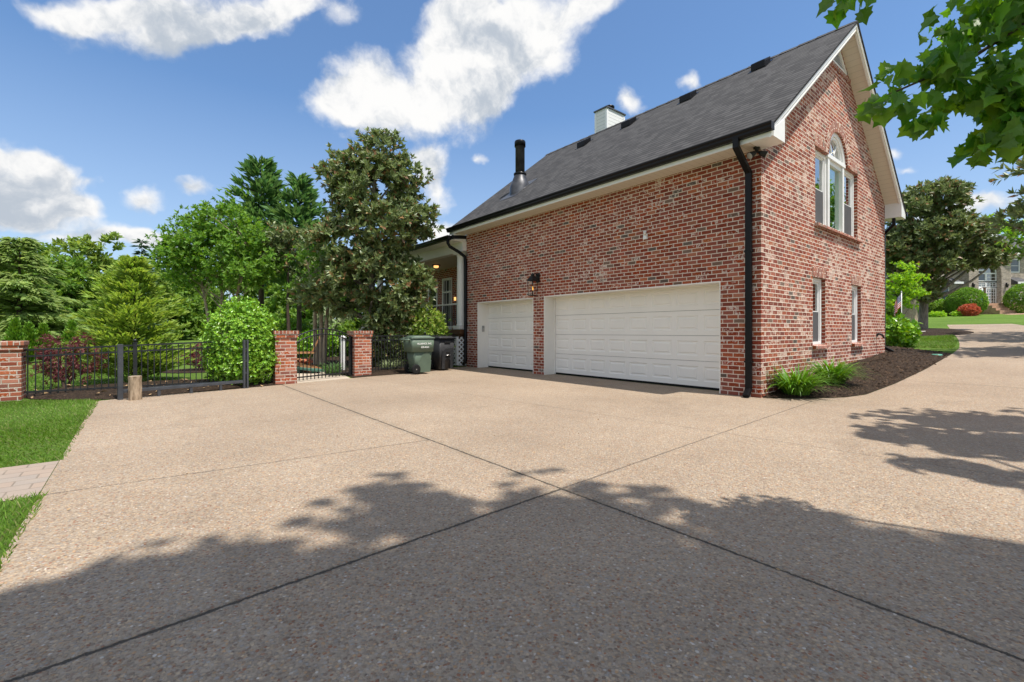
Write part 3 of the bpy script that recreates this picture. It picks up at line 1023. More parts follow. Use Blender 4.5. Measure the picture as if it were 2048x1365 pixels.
UW = (2.62, 5.54, 3.49, 5.13)
AR_C, AR_R, AR_Z = 4.08, 0.655, 5.09
WL1, WL2 = (2.48, 3.23, 0.885, 2.335), (5.08, 5.83, 0.885, 2.335)
arch_hole = [(UW[0], UW[2]), (UW[1], UW[2]), (UW[1], UW[3]), (AR_C + AR_R, UW[3])] + \
            [(AR_C + AR_R * math.cos(a), AR_Z + 0.04 + AR_R * math.sin(a)) for a in np.linspace(0.02, PI - 0.02, 25)] + [(AR_C - AR_R, UW[3]), (UW[0], UW[3])]
VENT = [(3.42, 7.31), (4.68, 7.31), (4.05, 7.31 + 0.63 * SL)]
mb = MB()
gtop = roof_top(0) - 0.16
filled([(0, -0.3), (GW, -0.3), (GW, gtop), (APX, gtop + APX * SL), (0, gtop)], [arch_hole, rect(*WL1), rect(*WL2), VENT], 'y', 0.0, mb)
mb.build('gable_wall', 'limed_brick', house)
mb = MB()
mb.face([(GW, 0, -0.3), (GW, GL, -0.3), (GW, GL, 4.75), (GW, 0, 4.75)])
filled([(0, -0.3), (GW, -0.3), (GW, gtop), (APX, gtop + APX * SL), (0, gtop)], [], 'y', GL, mb)
mb.build('rear_wall', 'red_brick', house)
# brick returns inside the window openings
mb = MB()
dpt = 0.075


def reveal(loop, y0, y1, close=True):
    n = len(loop)
    s = 0
    for i in range(n if close else n - 1):
        a, b = loop[i], loop[(i + 1) % n]
        l = math.hypot(b[0] - a[0], b[1] - a[1])
        mb.face([(a[0], y0, a[1]), (b[0], y0, b[1]), (b[0], y1, b[1]), (a[0], y1, a[1])], uv=[(0, s), (0, s + l), (y1 - y0, s + l), (y1 - y0, s)])
        s += l


for lp in (arch_hole, rect(*WL1), rect(*WL2)): reveal(lp, 0, dpt + 0.06)
mb.build('window_reveal', 'red_brick', house)

# dark rooms so that windows and doors are backed
mb = MB()
mb.box(0.62, GW - 0.15, 0.5, GL - 0.15, 0.02, 4.6)
mb.build('interior', 'dark_interior', house)

# soldier courses, arch ring, sills
def soldier(x0, x1, z0, z1):
    m = MB()
    m.box(x0, x1, -0.012, 0.02, z0, z1)
    return m


for (a, b, z) in ((WL1[0] - .04, WL1[1] + .04, WL1[3]), (WL2[0] - .04, WL2[1] + .04, WL2[3])):
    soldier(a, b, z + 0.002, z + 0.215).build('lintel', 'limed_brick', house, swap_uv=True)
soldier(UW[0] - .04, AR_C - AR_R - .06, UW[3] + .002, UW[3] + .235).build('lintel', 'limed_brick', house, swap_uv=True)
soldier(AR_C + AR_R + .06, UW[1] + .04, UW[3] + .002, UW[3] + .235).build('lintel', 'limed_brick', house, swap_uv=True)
mb = MB()
N = 40
r0, r1 = AR_R + 0.002, AR_R + 0.225
za = AR_Z + 0.04
for i in range(N):
    a0, a1 = PI * i / N, PI * (i + 1) / N
    s0, s1 = a0 * (r0 + .1), a1 * (r0 + .1)
    q = [(AR_C + r * math.cos(a), -0.016, za + r * math.sin(a)) for r, a in ((r0, a0), (r1, a0), (r1, a1), (r0, a1))]
    mb.face(q, uv=[(0.01, s0), (.195, s0), (.195, s1), (0.01, s1)])
    for r in (r0, r1):
        mb.face([(AR_C + r * math.cos(a0), -0.016, za + r * math.sin(a0)), (AR_C + r * math.cos(a1), -0.016, za + r * math.sin(a1)),
                 (AR_C + r * math.cos(a1), 0.03, za + r * math.sin(a1)), (AR_C + r * math.cos(a0), 0.03, za + r * math.sin(a0))],
                uv=[(0, s0), (0, s1), (.05, s1), (.05, s0)])
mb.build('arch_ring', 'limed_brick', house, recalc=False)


def sill(x0, x1, z):
    m = MB()
    m.prism([(-0.085, z - .062), (-0.08, z - .005), (0.07, z + .022), (0.07, z - .062)], 0, x0, x1)
    o = m.build('sill', 'red_brick', house, swap_uv=True)
    return o


sill(UW[0] - .05, UW[1] + .16, UW[2] - .012)
sill(WL1[0] - .05, WL1[1] + .11, WL1[2] - .012)
sill(WL2[0] - .05, WL2[1] + .11, WL2[2] - .012)


# windows -------------------------------------------------------------------
def sash_window(x0, x1, z0, z1, y, name='window', screen=True, fw=0.075, label=None):
    """double-hung window in the gable plane; y is the face of the frame"""
    f = MB()
    w = fw
    f.box(x0, x0 + w, y, y + .09, z0, z1)
    f.box(x1 - w, x1, y, y + .09, z0, z1)
    f.box(x0 + w, x1 - w, y, y + .09, z1 - w * 1.1, z1)
    f.box(x0 + w, x1 - w, y - .012, y + .09, z0, z0 + w * .9)
    # inner step
    i0, i1, j0, j1 = x0 + w, x1 - w, z0 + w * .9, z1 - w * 1.1
    s = 0.028
    f.box(i0, i0 + s, y + .02, y + .09, j0, j1); f.box(i1 - s, i1, y + .02, y + .09, j0, j1)
    o = f.build(name, 'white_vinyl', house, bevel=.004)
    if label: o['label'] = label
    zm = (j0 + j1) / 2
    a0, a1 = i0 + s, i1 - s
    t = MB()
    for (b0, b1, yy) in ((zm - .02, j1, y + .035), (j0, zm + .02, y + .055)):
        t.box(a0, a0 + .035, yy, yy + .03, b0, b1); t.box(a1 - .035, a1, yy, yy + .03, b0, b1)
        t.box(a0 + .035, a1 - .035, yy, yy + .03, b1 - .04, b1); t.box(a0 + .035, a1 - .035, yy, yy + .03, b0, b0 + .04)
    t.build('sash', 'white_vinyl', o)
    p = MB()
    p.box(a0 + .035, a1 - .035, y + .047, y + .052, zm + .02, j1 - .04)
    p.box(a0 + .035, a1 - .035, y + .068, y + .073, j0 + .04, zm - .02)
    p.build('pane', 'dark_glass', o)
    if screen:
        q = MB()
        q.face([(a0, y + .03, j0), (a1, y + .03, j0), (a1, y + .03, zm), (a0, y + .03, zm)])
        q.build('screen', 'screen_mesh', o)
    return o


sash_window(*WL1, dpt)
sash_window(*WL2, dpt)
y0 = dpt - 0.01
sash_window(UW[0], AR_C - .56, UW[2], UW[3], dpt)
sash_window(AR_C + .56, UW[1], UW[2], UW[3], dpt)
# centre light with the half-round head
f = MB()
cx0, cx1 = AR_C - .56 + .004, AR_C + .56 - .004
f.box(cx0, cx0 + .11, y0 - .03, y0 + .1, UW[2], AR_Z + .01)
f.box(cx1 - .11, cx1, y0 - .03, y0 + .1, UW[2], AR_Z + .01)
f.box(cx0 + .11, cx1 - .11, y0, y0 + .1, UW[2], UW[2] + .08)
f.box(cx0 - .06, cx1 + .06, y0 - .045, y0 + .1, AR_Z + .012, AR_Z + .1)
f.box(cx0 + .11, cx1 - .11, y0, y0 + .1, AR_Z - .09, AR_Z + .01)
nA = 32
zc = AR_Z + .1
for (ra, rb, ya) in ((.515, .645, y0 - .03), (.45, .513, y0 + .005)):
    for i in range(nA):
        a0, a1 = PI * i / nA, PI * (i + 1) / nA
        P = lambda r, a, yy: (AR_C + r * math.cos(a), yy, zc + r * math.sin(a))
        f.hexa([P(ra, a0, ya), P(rb, a0, ya), P(rb, a0, y0 + .1), P(ra, a0, y0 + .1), P(ra, a1, ya), P(rb, a1, ya), P(rb, a1, y0 + .1), P(ra, a1, y0 + .1)])
wc = f.build('window', 'white_vinyl', house)
wc['label'] = 'tall centre window under a half round fanlight'
p = MB()
p.box(cx0 + .11, cx1 - .11, y0 + .05, y0 + .055, UW[2] + .08, AR_Z - .09)
p.build('pane', 'window_glass', wc)
p = MB()
p.prism([(AR_C + .452 * math.cos(a), zc + .452 * math.sin(a)) for a in np.linspace(0, PI, 25)], 1, y0 + .05, y0 + .055)
p.build('pane', 'dark_glass', wc)
m_ = MB()
for a in (PI * .33, PI * .67):
    m_.bar((AR_C + .17 * math.cos(a), y0 + .04, zc + .17 * math.sin(a)), (AR_C + .455 * math.cos(a), y0 + .04, zc + .455 * math.sin(a)), .016, .02, (0, 1, 0))
m_.tube([(AR_C + .17 * math.cos(a), y0 + .04, zc + .17 * math.sin(a)) for a in np.linspace(0, PI, 17)], .009, 6)
m_.build('fanlight_bars', 'white_vinyl', wc)
b = MB()
z = UW[2] + .1
while z < AR_Z - .12:
    b.hexa([(cx0 + .13, y0 + .10, z), (cx1 - .13, y0 + .10, z), (cx1 - .13, y0 + .15, z + .05), (cx0 + .13, y0 + .15, z + .05),
            (cx0 + .13, y0 + .10, z + .008), (cx1 - .13, y0 + .10, z + .008), (cx1 - .13, y0 + .15, z + .058), (cx0 + .13, y0 + .15, z + .058)])
    z += .075
b.build('blind', 'blind_green', wc)

# gable louvre
g_ = MB()
za_ = 7.31
bw = .05
g_.box(3.42, 4.68, -.01, .06, za_, za_ + bw)
for sx in (-1, 1):
    a = Vector((4.05 + sx * .63, .02, za_ + .03)); c = Vector((4.05, .02, za_ + .63 * SL))
    g_.bar(a, c, .07, .06, (0, 1, 0))
z = za_ + .07
while z < za_ + .63 * SL - .05:
    hw = .63 - (z - za_) / SL
    g_.hexa([(4.05 - hw, .0, z), (4.05 + hw, .0, z), (4.05 + hw, .05, z + .035), (4.05 - hw, .05, z + .035),
             (4.05 - hw, .0, z + .008), (4.05 + hw, .0, z + .008), (4.05 + hw, .05, z + .043), (4.05 - hw, .05, z + .043)])
    z += .055
g_.build('gable_vent', 'white_vinyl', house)
m_ = MB(); m_.prism([(3.3, 7.2), (4.8, 7.2), (4.05, 7.86)], 1, .09, .11); m_.build('vent_backing', 'dark_interior', house)
m_ = MB(); m_.box(3.16, 4.94, -.018, .01, 7.2, 7.305); m_.build('vent_course', 'red_brick', house, swap_uv=True)


# garage doors ----------------------------------------------------------------
def garage_door(y0, y1, top, cols, depth=.40, label=None):
    x = depth
    hs = (top - .04) / 4
    m = MB()
    root = None
    pad = 0.004

    def P(yy, zz, dx=0): return (x + dx, yy, zz)
    for k in range(4):
        za, zb = 0.045 + k * hs + pad, 0.045 + (k + 1) * hs - pad
        cw = (y1 - y0) / cols
        # rails between the panels, one flat grid with holes
        gy = [y0]
        for c in range(cols): gy += [y0 + c * cw + cw * .1, y0 + (c + 1) * cw - cw * .1]
        gy.append(y1)
        pz0, pz1 = za + hs * .20, zb - hs * .20
        for i in range(len(gy) - 1):
            m.face([P(gy[i], za), P(gy[i + 1], za), P(gy[i + 1], pz0), P(gy[i], pz0)])
            m.face([P(gy[i], pz1), P(gy[i + 1], pz1), P(gy[i + 1], zb), P(gy[i], zb)])
            if i % 2 == 0:
                m.face([P(gy[i], pz0), P(gy[i + 1], pz0), P(gy[i + 1], pz1), P(gy[i], pz1)])
            else:
                a, b = gy[i], gy[i + 1]
                L0 = (a, b, pz0, pz1, 0); L1 = (a + .018, b - .018, pz0 + .018, pz1 - .018, .013)
                L2 = (a + .045, b - .045, pz0 + .045, pz1 - .045, .013); L3 = (a + .066, b - .066, pz0 + .066, pz1 - .066, .001)
                for (A, B) in ((L0, L1), (L1, L2), (L2, L3)):
                    ca = [P(A[0], A[2], A[4]), P(A[1], A[2], A[4]), P(A[1], A[3], A[4]), P(A[0], A[3], A[4])]
                    cb = [P(B[0], B[2], B[4]), P(B[1], B[2], B[4]), P(B[1], B[3], B[4]), P(B[0], B[3], B[4])]
                    for j in range(4): m.face([ca[j], ca[(j + 1) % 4], cb[(j + 1) % 4], cb[j]])
                m.face([P(L3[0], L3[2], .001), P(L3[1], L3[2], .001), P(L3[1], L3[3], .001), P(L3[0], L3[3], .001)])
        # section edges
        m.face([P(y0, za), P(y1, za), P(y1, za, .04), P(y0, za, .04)])
        m.face([P(y0, zb), P(y1, zb), P(y1, zb, .04), P(y0, zb, .04)])
    o = m.build('garage_door', 'door_white', house, recalc=False)
    if label: o['label'] = label
    s = MB(); s.box(x + .012, x + .05, y0, y1, 0.004, 0.046); s.build('bottom_seal', 'rubber', o)
    b_ = MB(); b_.box(x + .03, x + .06, y0 - .02, y1 + .02, .03, top + .03); b_.build('door_back', 'keypad_grey', o)
    # white lined jambs and head
    j = MB()
    e = .003
    j.box(-e, x - .004, y0 - .001, y0 + .018, 0.0, top - .02)
    j.box(-e, x - .004, y1 - .018, y1 + .001, 0.0, top - .02)
    j.box(-e, x - .004, y0 - .001, y1 + .001, top - .02, top + .002)
    # stops against the door
    j.box(x - .045, x - .005, y0 + .018, y0 + .05, 0.004, top - .05); j.box(x - .045, x - .005, y1 - .05, y1 - .018, 0.004, top - .05)
    j.box(x - .045, x - .005, y0 + .018, y1 - .018, top - .05, top - .02)
    j.build('door_frame', 'white_paint', o)
    # dark gap behind between the sections comes from the backing board
    return o


garage_door(D2[0], D2[1], D2[3], 8, label='double width white garage door of four panelled sections')
garage_door(D1[0], D1[1], D1[3], 4, label='single width white garage door of four panelled sections')

# roof ------------------------------------------------------------------------
RY0, RY1 = -0.39, GL + 0.36
cl = math.sqrt(1 + SL * SL)
m = MB()
sl = (APX - RX0) * cl
th = 0.045
zr = roof_top(APX)
for (xa, xb) in ((RX0 - .04, APX), (GW - RX0 + .04, APX)):
    za = roof_top(xa)
    m.face([(xa, RY0, za), (xa, RY1, za), (xb, RY1, zr), (xb, RY0, zr)], uv=[(0, 0), (RY1 - RY0, 0), (RY1 - RY0, sl), (0, sl)])
    m.face([(xa, RY0, za - th), (xa, RY1, za - th), (xb, RY1, zr - th), (xb, RY0, zr - th)], uv=[(0, 0), (RY1 - RY0, 0), (RY1 - RY0, sl), (0, sl)])
    m.face([(xa, RY0, za), (xa, RY1, za), (xa, RY1, za - th), (xa, RY0, za - th)], uv=[(0, 0)] * 4)
    for yy in (RY0, RY1): m.face([(xa, yy, za), (xb, yy, zr), (xb, yy, zr - th), (xa, yy, za - th)], uv=[(0, 0)] * 4)
roof = m.build('roof', 'charcoal_shingle', house)
# ridge caps
m = MB()
k = RY0
i = 0
while k < RY1 - .05:
    z1 = zr + .012 + .006 * (i % 2)
    for sx in (-1, 1):
        m.face([(APX, k, z1 + .004), (APX, k + .21, z1 + .012), (APX + sx * .13, k + .21, z1 + .010 - .13 * SL), (APX + sx * .13, k, z1 + .002 - .13 * SL)], uv=[(i * .19, .02), (i * .19 + .19, .02), (i * .19 + .19, .13), (i * .19, .13)])
    k += .2; i += 1
m.build('ridge_cap', 'charcoal_shingle', roof, recalc=False)
# box vents near the ridge
for yy, xx in ((1.52, 3.6), (3.42, 3.47), (5.36, 3.36), (7.08, 3.2)):
    z = roof_top(xx)
    v = MB()
    zt = z + .20
    v.hexa([(xx - .17, yy - .17, z - .12), (xx + .17, yy - .17, z + .13), (xx + .17, yy + .17, z + .13), (xx - .17, yy + .17, z - .12),
            (xx - .17, yy - .17, z + .06), (xx + .17, yy - .17, z + .26), (xx + .17, yy + .17, z + .26), (xx - .17, yy + .17, z + .06)])
    v.face([(xx - .22, yy - .22, roof_top(xx - .22) + .012), (xx + .24, yy - .22, roof_top(xx + .24) + .012), (xx + .24, yy + .22, roof_top(xx + .24) + .012), (xx - .22, yy + .22, roof_top(xx - .22) + .012)])
    v.build('roof_vent', 'black_metal', roof, bevel=.015)

# flue pipe with its flared boot
fx, fy = 0.98, 7.8
fz = roof_top(fx)
m = MB()
m.lathe([(.15, .44), (.15, 1.36), (.155, 1.36), (.155, 1.40), (.15, 1.40)], 20, Matrix.Translation((fx, fy, fz)))
fl = m.build('flue', 'flue_metal', roof)
m = MB()
prof = [(.36, -.3), (.33, .02), (.26, .22), (.20, .37), (.185, .42), (.18, .46)]
b0 = len(m.v)
nn = 24
for r, z in prof:
    for kk in range(nn):
        a = 2 * PI * kk / nn
        X = r * math.cos(a)
        m.v.append((fx + X, fy + r * math.sin(a), fz + z + (X * SL if z < 0 else 0)))
for ii in range(len(prof) - 1):
    for kk in range(nn):
        k2 = (kk + 1) % nn
        m.f.append([ii * nn + kk, ii * nn + k2, (ii + 1) * nn + k2, (ii + 1) * nn + kk]); m.uv.append(None); m.mi.append(0); m.smooth.append(True)
m.build('flue_boot', 'flue_metal', fl)
m = MB(); m.lathe([(.2, .42), (.205, .44), (.205, .48), (.16, .50)], 20, Matrix.Translation((fx, fy, fz))); m.build('storm_collar', 'black_metal', fl)
m = MB(); m.lathe([(.155, 1.34), (.178, 1.34), (.178, 1.49), (.165, 1.52), (.05, 1.53)], 20, Matrix.Translation((fx, fy, fz))); m.build('flue_cap', 'black_metal', fl)
m = MB()
m.face([(fx - .52, fy - .42, roof_top(fx - .52) + .010), (fx + .4, fy - .42, roof_top(fx + .4) + .010), (fx + .4, fy + .42, roof_top(fx + .4) + .010), (fx - .52, fy + .42, roof_top(fx - .52) + .010)])
m.build('flashing', 'flue_metal', fl)

# sided chimney behind the ridge
m = MB()
cx, cy = 4.85, 7.45
m.box(cx, cx + 1.05, cy, cy + .56, 6.6, 9.42)
ch = m.build('chimney', 'white_siding', roof)
m = MB()
for (a, b_) in ((cx - .012, cy - .012), (cx + 1.05 - .08, cy - .012), (cx - .012, cy + .56 - .08), (cx + 1.05 - .08, cy + .56 - .08)):
    m.box(a, a + .092, b_, b_ + .092, 6.6, 9.36)
m.build('corner_trim', 'white_vinyl', ch)
m = MB()
m.box(cx - .04, cx + 1.09, cy - .04, cy + .60, 9.422, 9.47); m.build('chimney_cap', 'flue_metal', ch)
m = MB()
m.lathe([(.15, 0), (.15, .16), (.19, .17), (.19, .22), (.05, .24)], 16, Matrix.Translation((cx + .5, cy + .28, 9.47))); m.build('chimney_pot', 'black_metal', ch)

# eaves: soffits, fascias, rake boards
m = MB()
m.face([(RX0, RY0 + .02, EZ), (-.001, RY0 + .02, EZ), (-.001, RY1 - .02, EZ), (RX0, RY1 - .02, EZ)], uv=[(RY0, 0), (RY0, .45), (RY1, .45), (RY1, 0)])
m.face([(GW - RX0, RY0 + .02, EZ), (GW + .001, RY0 + .02, EZ), (GW + .001, RY1 - .02, EZ), (GW - RX0, RY1 - .02, EZ)], uv=[(RY0, 0), (RY0, .45), (RY1, .45), (RY1, 0)])
# raking soffit, two sides
for sx in (0, 1):
    def rx(x): return x if sx == 0 else GW - x
    zs = roof_top(0) - .20
    L = APX * cl
    m.face([(rx(0.0), -.001, zs), (rx(APX), -.001, zs + APX * SL), (rx(APX), RY0 + .03, zs + APX * SL), (rx(0.0), RY0 + .03, zs)], uv=[(0, 0), (L, 0), (L, .4), (0, .4)])
m.build('soffit', 'soffit_vinyl', house)
m = MB()
m.box(RX0 - .012, RX0 + .012, RY0 + .03, RY1 - .03, EZ - .01, roof_top(RX0) - .05)
m.box(GW - RX0 - .012, GW - RX0 + .012, RY0 + .03, RY1 - .03, EZ - .01, roof_top(RX0) - .05)
# rake boards front and back, with the shadow board above
for yy, dy in ((RY0 + .045, 1), (RY1 - .045, -1)):
    for sx in (0, 1):
        def rx(x): return x if sx == 0 else GW - x
        for (d0, d1, yo) in ((-.235, -.047, 0.0), (-.125, -.046, -.022 * dy)):
            xa = RX0 - .02
            A = [(rx(xa), yy + yo, roof_top(xa) + d0), (rx(APX), yy + yo, zr + d0), (rx(APX), yy + yo, zr + d1), (rx(xa), yy + yo, roof_top(xa) + d1)]
            B = [(p[0], yy + .03 * dy, p[2]) for p in A]
            m.hexa([A[0], A[1], B[1], B[0], A[3], A[2], B[2], B[3]])
m.build('fascia', 'white_vinyl', house)
# boxed returns at the foot of the rakes
for sx in (0, 1):
    m = MB()
    def rx(x): return x if sx == 0 else GW - x
    zb = EZ - .012
    poly = [(rx(RX0 + .013), zb), (rx(.02), zb), (rx(.02), roof_top(.02) - .2), (rx(RX0 + .013), roof_top(RX0) - .1)]
    m.prism(poly, 1, RY0 + .012, -.004)
    m.build('eave_return', 'white_vinyl', house)


# gutters and downspouts
def gutter(y0, y1, x, z, s=-1):
    g = MB()
    prof = [(0, 0), (s * .075, 0), (s * .10, .04), (s * .10, .075), (s * .13, .10), (s * .13, .125), (s * .118, .125), (s * .112, .10), (s * .085, .07), (s * .085, .04), (s * .068, .012), (s * .01, .012), (s * .01, .125), (0, .125)]
    g.prism([(x + a, z + b) for a, b in prof], 1, y0, y1)
    g.box(min(x, x + s * .125), max(x, x + s * .125), y0 - .004, y0 + .004, z, z + .12)
    return g


gutter(RY0 - .01, RY1, RX0 - .014, 4.475).build('gutter', 'black_metal', house)
gutter(RY0 - .01, RY1, GW - RX0 + .014, 4.475, 1).build('gutter', 'black_metal', house)


def downspout(path, w=.105, h=.075, n=(1, 0, 0), straps=()):
    d = MB()
    for a, b in zip(path[:-1], path[1:]):
        a, b = Vector(a), Vector(b)
        e = (b - a).normalized() * .028
        d.bar(a - e, b + e, w, h, up=n)
    o = d.build('downspout', 'black_metal', house, bevel=.012)
    for z in straps:
        s = MB(); p = path[-2]
        s.box(p[0] - h / 2 - .004, p[0] + .05, p[1] - w / 2 - .012, p[1] + w / 2 + .012, z, z + .03)
        s.build('strap', 'black_metal', o)
    return o


downspout([(-.53, .19, 4.50), (-.53, .19, 4.36), (-.06, .19, 4.02), (-.06, .19, .14), (-.2, .17, .045)], straps=(.62, 2.6))
ds3 = downspout([(GW + .02, -.20, 4.36), (GW + .02, -.20, 4.22), (GW + .16, .06, 4.0), (GW + .16, .06, .72), (GW + .16, -.14, .60)], n=(0, 1, 0))

# porch at the far end of the garage wing ---------------------------------------
PY0, PY1, PB, PFZ = GL + .02, 18.2, 1.7, 1.24
m = MB()
filled([(PY0, 0.0), (PY1, 0.0), (PY1, 3.95), (PY0, 3.95)], [rect(13.1, 13.85, PFZ + .02, 3.43), rect(14.3, 15.1, PFZ + .7, 3.42), rect(16.2, 17.0, PFZ + .7, 3.42)], 'x', PB, m)
m.build('porch_wall', 'red_brick', house)
m = MB(); m.box(PB + .25, PB + .4, PY0, PY1, PFZ, 3.9); m.build('porch_interior', 'dark_interior', house)


def xwindow(y0, y1, z0, z1, x, name, rails=(), mull=(), pane='dark_glass', dr=None):
    f = MB()
    w = .08
    f.box(x - .03, x + .08, y0 - .02, y0 + w, z0 - .02, z1 + .02); f.box(x - .03, x + .08, y1 - w, y1 + .02, z0 - .02, z1 + .02)
    f.box(x - .03, x + .08, y0 + w, y1 - w, z1 - w, z1 + .02); f.box(x - .03, x + .08, y0 + w, y1 - w, z0 - .02, z0 + w)
    for r in rails: f.box(x - .02, x + .07, y0 + w, y1 - w, r - .035, r + .035)
    for q in mull: f.box(x + .0, x + .06, q - .012, q + .012, z0 + w, z1 - w)
    o = f.build(name, 'white_vinyl', house)
    p = MB(); p.box(x + .05, x + .056, y0 + w, y1 - w, z0 + w, z1 - w); p.build('pane', pane, o)
    return o


xwindow(13.1, 13.85, PFZ + .03, 3.43, PB, 'porch_door', (2.85,), (13.35, 13.6), 'dim_glass')
xwindow(14.3, 15.1, PFZ + .7, 3.42, PB, 'window', (2.7,), (), 'dim_glass')
xwindow(16.2, 17.0, PFZ + .7, 3.42, PB, 'window', (2.7,), (), 'dim_glass')
m = MB(); m.box(-.2, PB - .002, PY0 + .06, PY1, PFZ - .16, PFZ); m.build('porch_floor', 'bronze_wood', house)
m = MB(); m.box(-.12, PB - .002, PY0 + .005, PY1, 3.86, 3.88); m.build('porch_ceiling', 'ceiling_paint', house)
m = MB(); m.box(-.13, .13, PY0 + .005, PY1, 3.855, 4.17); m.box(-.55, .13, PY0 + .004, PY1, 4.172, 4.196); m.box(-.48, -.02, PY0 - .01, PY0 + .14, 4.20, 4.40); m.build('porch_beam', 'white_paint', house)
m = MB()
m.face([(-.56, PY0 - .02, 4.33), (-.56, PY1, 4.33), (4.5, PY1, 4.85), (4.5, PY0 - .02, 4.85)], uv=[(0, 0), (9, 0), (9, 5), (0, 5)])
m.face([(-.56, PY0 - .02, 4.21), (-.56, PY1, 4.21), (4.5, PY1, 4.73), (4.5, PY0 - .02, 4.73)], uv=[(0, 0), (9, 0), (9, 5), (0, 5)])
m.face([(-.56, PY0 - .02, 4.21), (4.5, PY0 - .02, 4.73), (4.5, PY0 - .02, 4.85), (-.56, PY0 - .02, 4.33)], uv=[(0, 0)] * 4)
m.build('porch_roof', 'charcoal_shingle', house)
gutter(PY0 + .03, PY1, -.57, 4.2).build('gutter', 'black_metal', house)
d2 = MB()
d2.tube([(-.64, PY0 + .12, 4.22), (-.64, PY0 + .12, 4.08), (-.58, PY0 + .08, 3.96), (-.25, PY0 + .02, 3.80), (-.09, PY0 - .05, 3.66), (-.07, PY0 - .06, 3.45), (-.07, PY0 - .06, .2), (-.16, PY0 - .06, .06)], .052, 10)
d2.build('downspout', 'black_metal', house)


def porch_column(y, x=.03):
    c = MB()
    c.lathe([(.165, PFZ + .13), (.16, PFZ + .16), (.15, PFZ + .2), (.152, PFZ + 1.1), (.135, 3.68), (.135, 3.70), (.155, 3.72), (.155, 3.75), (.14, 3.76), (.165, 3.79)], 24, Matrix.Translation((x, y, 0)))
    c.box(x - .19, x + .19, y - .19, y + .19, 3.79, 3.853)
    c.box(x - .20, x + .20, y - .20, y + .20, PFZ + .004, PFZ + .13)
    o = c.build('column', 'white_paint', house)
    q = MB(); q.box(x - .15, x + .15, y - .15, y + .15, .0, PFZ - .165); q.build('column_post', 'bronze_wood', o)
    return o


porch_column(9.80); porch_column(13.2); porch_column(16.6)
# railing
r = MB()
r.box(-.01, .07, 10.02, 16.45, PFZ + .86, PFZ + .91); r.box(.0, .06, 10.02, 16.45, PFZ + .08, PFZ + .12)
ra = r.build('porch_railing', 'white_paint', house)
r = MB()
y = 10.1
while y < 16.4:
    r.box(.02, .04, y, y + .02, PFZ + .12, PFZ + .86); y += .11
r.build('balusters', 'fence_black', ra)
r = MB(); r.box(-.03, .09, 12.05, 12.17, PFZ, PFZ + 1.0); r.prism([(-.05, 12.03), (.11, 12.03), (.11, 12.19), (-.05, 12.19)], 2, PFZ + 1.0, PFZ + 1.04); r.build('newel_post', 'white_paint', ra)


def lattice(p0, p1, z0, z1, name='lattice'):
    """diagonal lath panel between two plan points"""
    p0, p1 = Vector((*p0, 0)), Vector((*p1, 0))
    w = (p1 - p0).length
    d = (p1 - p0) / w
    nrm = Vector((-d.y, d.x, 0))
    m = MB()
    hgt = z1 - z0
    st = .15
    for s, o in ((1, .004), (-1, -.006)):
        k = -hgt
        while k < w + hgt:
            a, b = Vector((k, 0)), Vector((k + s * hgt, hgt))
            if s < 0: a, b = Vector((k, 0)), Vector((k - hgt, hgt))
            t0, t1 = 0.0, 1.0
            dx = b.x - a.x
            ts = sorted([(0 - a.x) / dx, (w - a.x) / dx])
            t0, t1 = max(0, ts[0]), min(1, ts[1])
            if t1 - t0 > .02:
                q0, q1 = a.lerp(b, t0), a.lerp(b, t1)
                m.bar(p0 + d * q0.x + Vector((0, 0, z0 + q0.y)) + nrm * o, p0 + d * q1.x + Vector((0, 0, z0 + q1.y)) + nrm * o, .042, .008, nrm)
            k += st
    m.box(0, w, -.02, .02, 0, .03, M=Matrix.Translation(p0 + Vector((0, 0, z0 - .02))) @ Matrix(((d.x, nrm.x, 0, 0), (d.y, nrm.y, 0, 0), (0, 0, 1, 0), (0, 0, 0, 1))))
    return m.build(name, 'white_vinyl', house)


lattice((-.19, 9.66), (.10, 9.52), .05, .98)
lattice((-.2, 9.74), (-.2, 11.4), .05, .98)
lattice((-.2, 11.42), (-.2, 13.2), .05, .98)
m = MB(); m.box(-.24, -.16, 9.66, 9.74, .03, 1.0); m.build('lattice_post', 'white_vinyl', house)
m = MB(); m.box(.2, .3, 9.9, 18.1, .0, 1.0); m.build('skirt_backing', 'dark_interior', house)

# things fixed to the walls ---------------------------------------------------------
# lantern between the garage doors
t = empty('wall_lantern', h2w(0, 5.86, 2.16), YAW, 'black gas style lantern mounted on the brick pier between the garage doors', 'lantern')
m = MB()
m.box(-.02, .0, -.075, .075, .36, .62); m.build('wall_plate', 'lamp_black', t)
m = MB()
m.tube([(-.01, 0, .54), (-.10, 0, .60), (-.19, 0, .58), (-.2, 0, .52)], .014, 8); m.build('bracket', 'lamp_black', t)
m = MB()
s = .1; X = -.2
for sx, sy in ((-1, -1), (-1, 1), (1, -1), (1, 1)):
    m.bar((X + sx * s * .82, sy * s * .82, 0), (X + sx * s, sy * s, .40), .014)
for a in (-1, 1):
    m.bar((X - s * .82, a * s * .82, .0), (X + s * .82, a * s * .82, .0), .016); m.bar((X + a * s * .82, -s * .82, .0), (X + a * s * .82, s * .82, .0), .016)
    m.bar((X - s, a * s, .40), (X + s, a * s, .40), .02); m.bar((X + a * s, -s, .40), (X + a * s, s, .40), .02)
m.bar((X - .08, 0, .0), (X + .08, 0, .0), .014); m.bar((X, -.08, 0), (X, .08, 0), .014)
m.build('cage', 'lamp_black', t)
m = MB()
B = [(X - .115, -.115, .41), (X + .115, -.115, .41), (X + .115, .115, .41), (X - .115, .115, .41)]
Tt = [(X - .05, -.05, .52), (X + .05, -.05, .52), (X + .05, .05, .52), (X - .05, .05, .52)]
m.hexa(B + Tt)
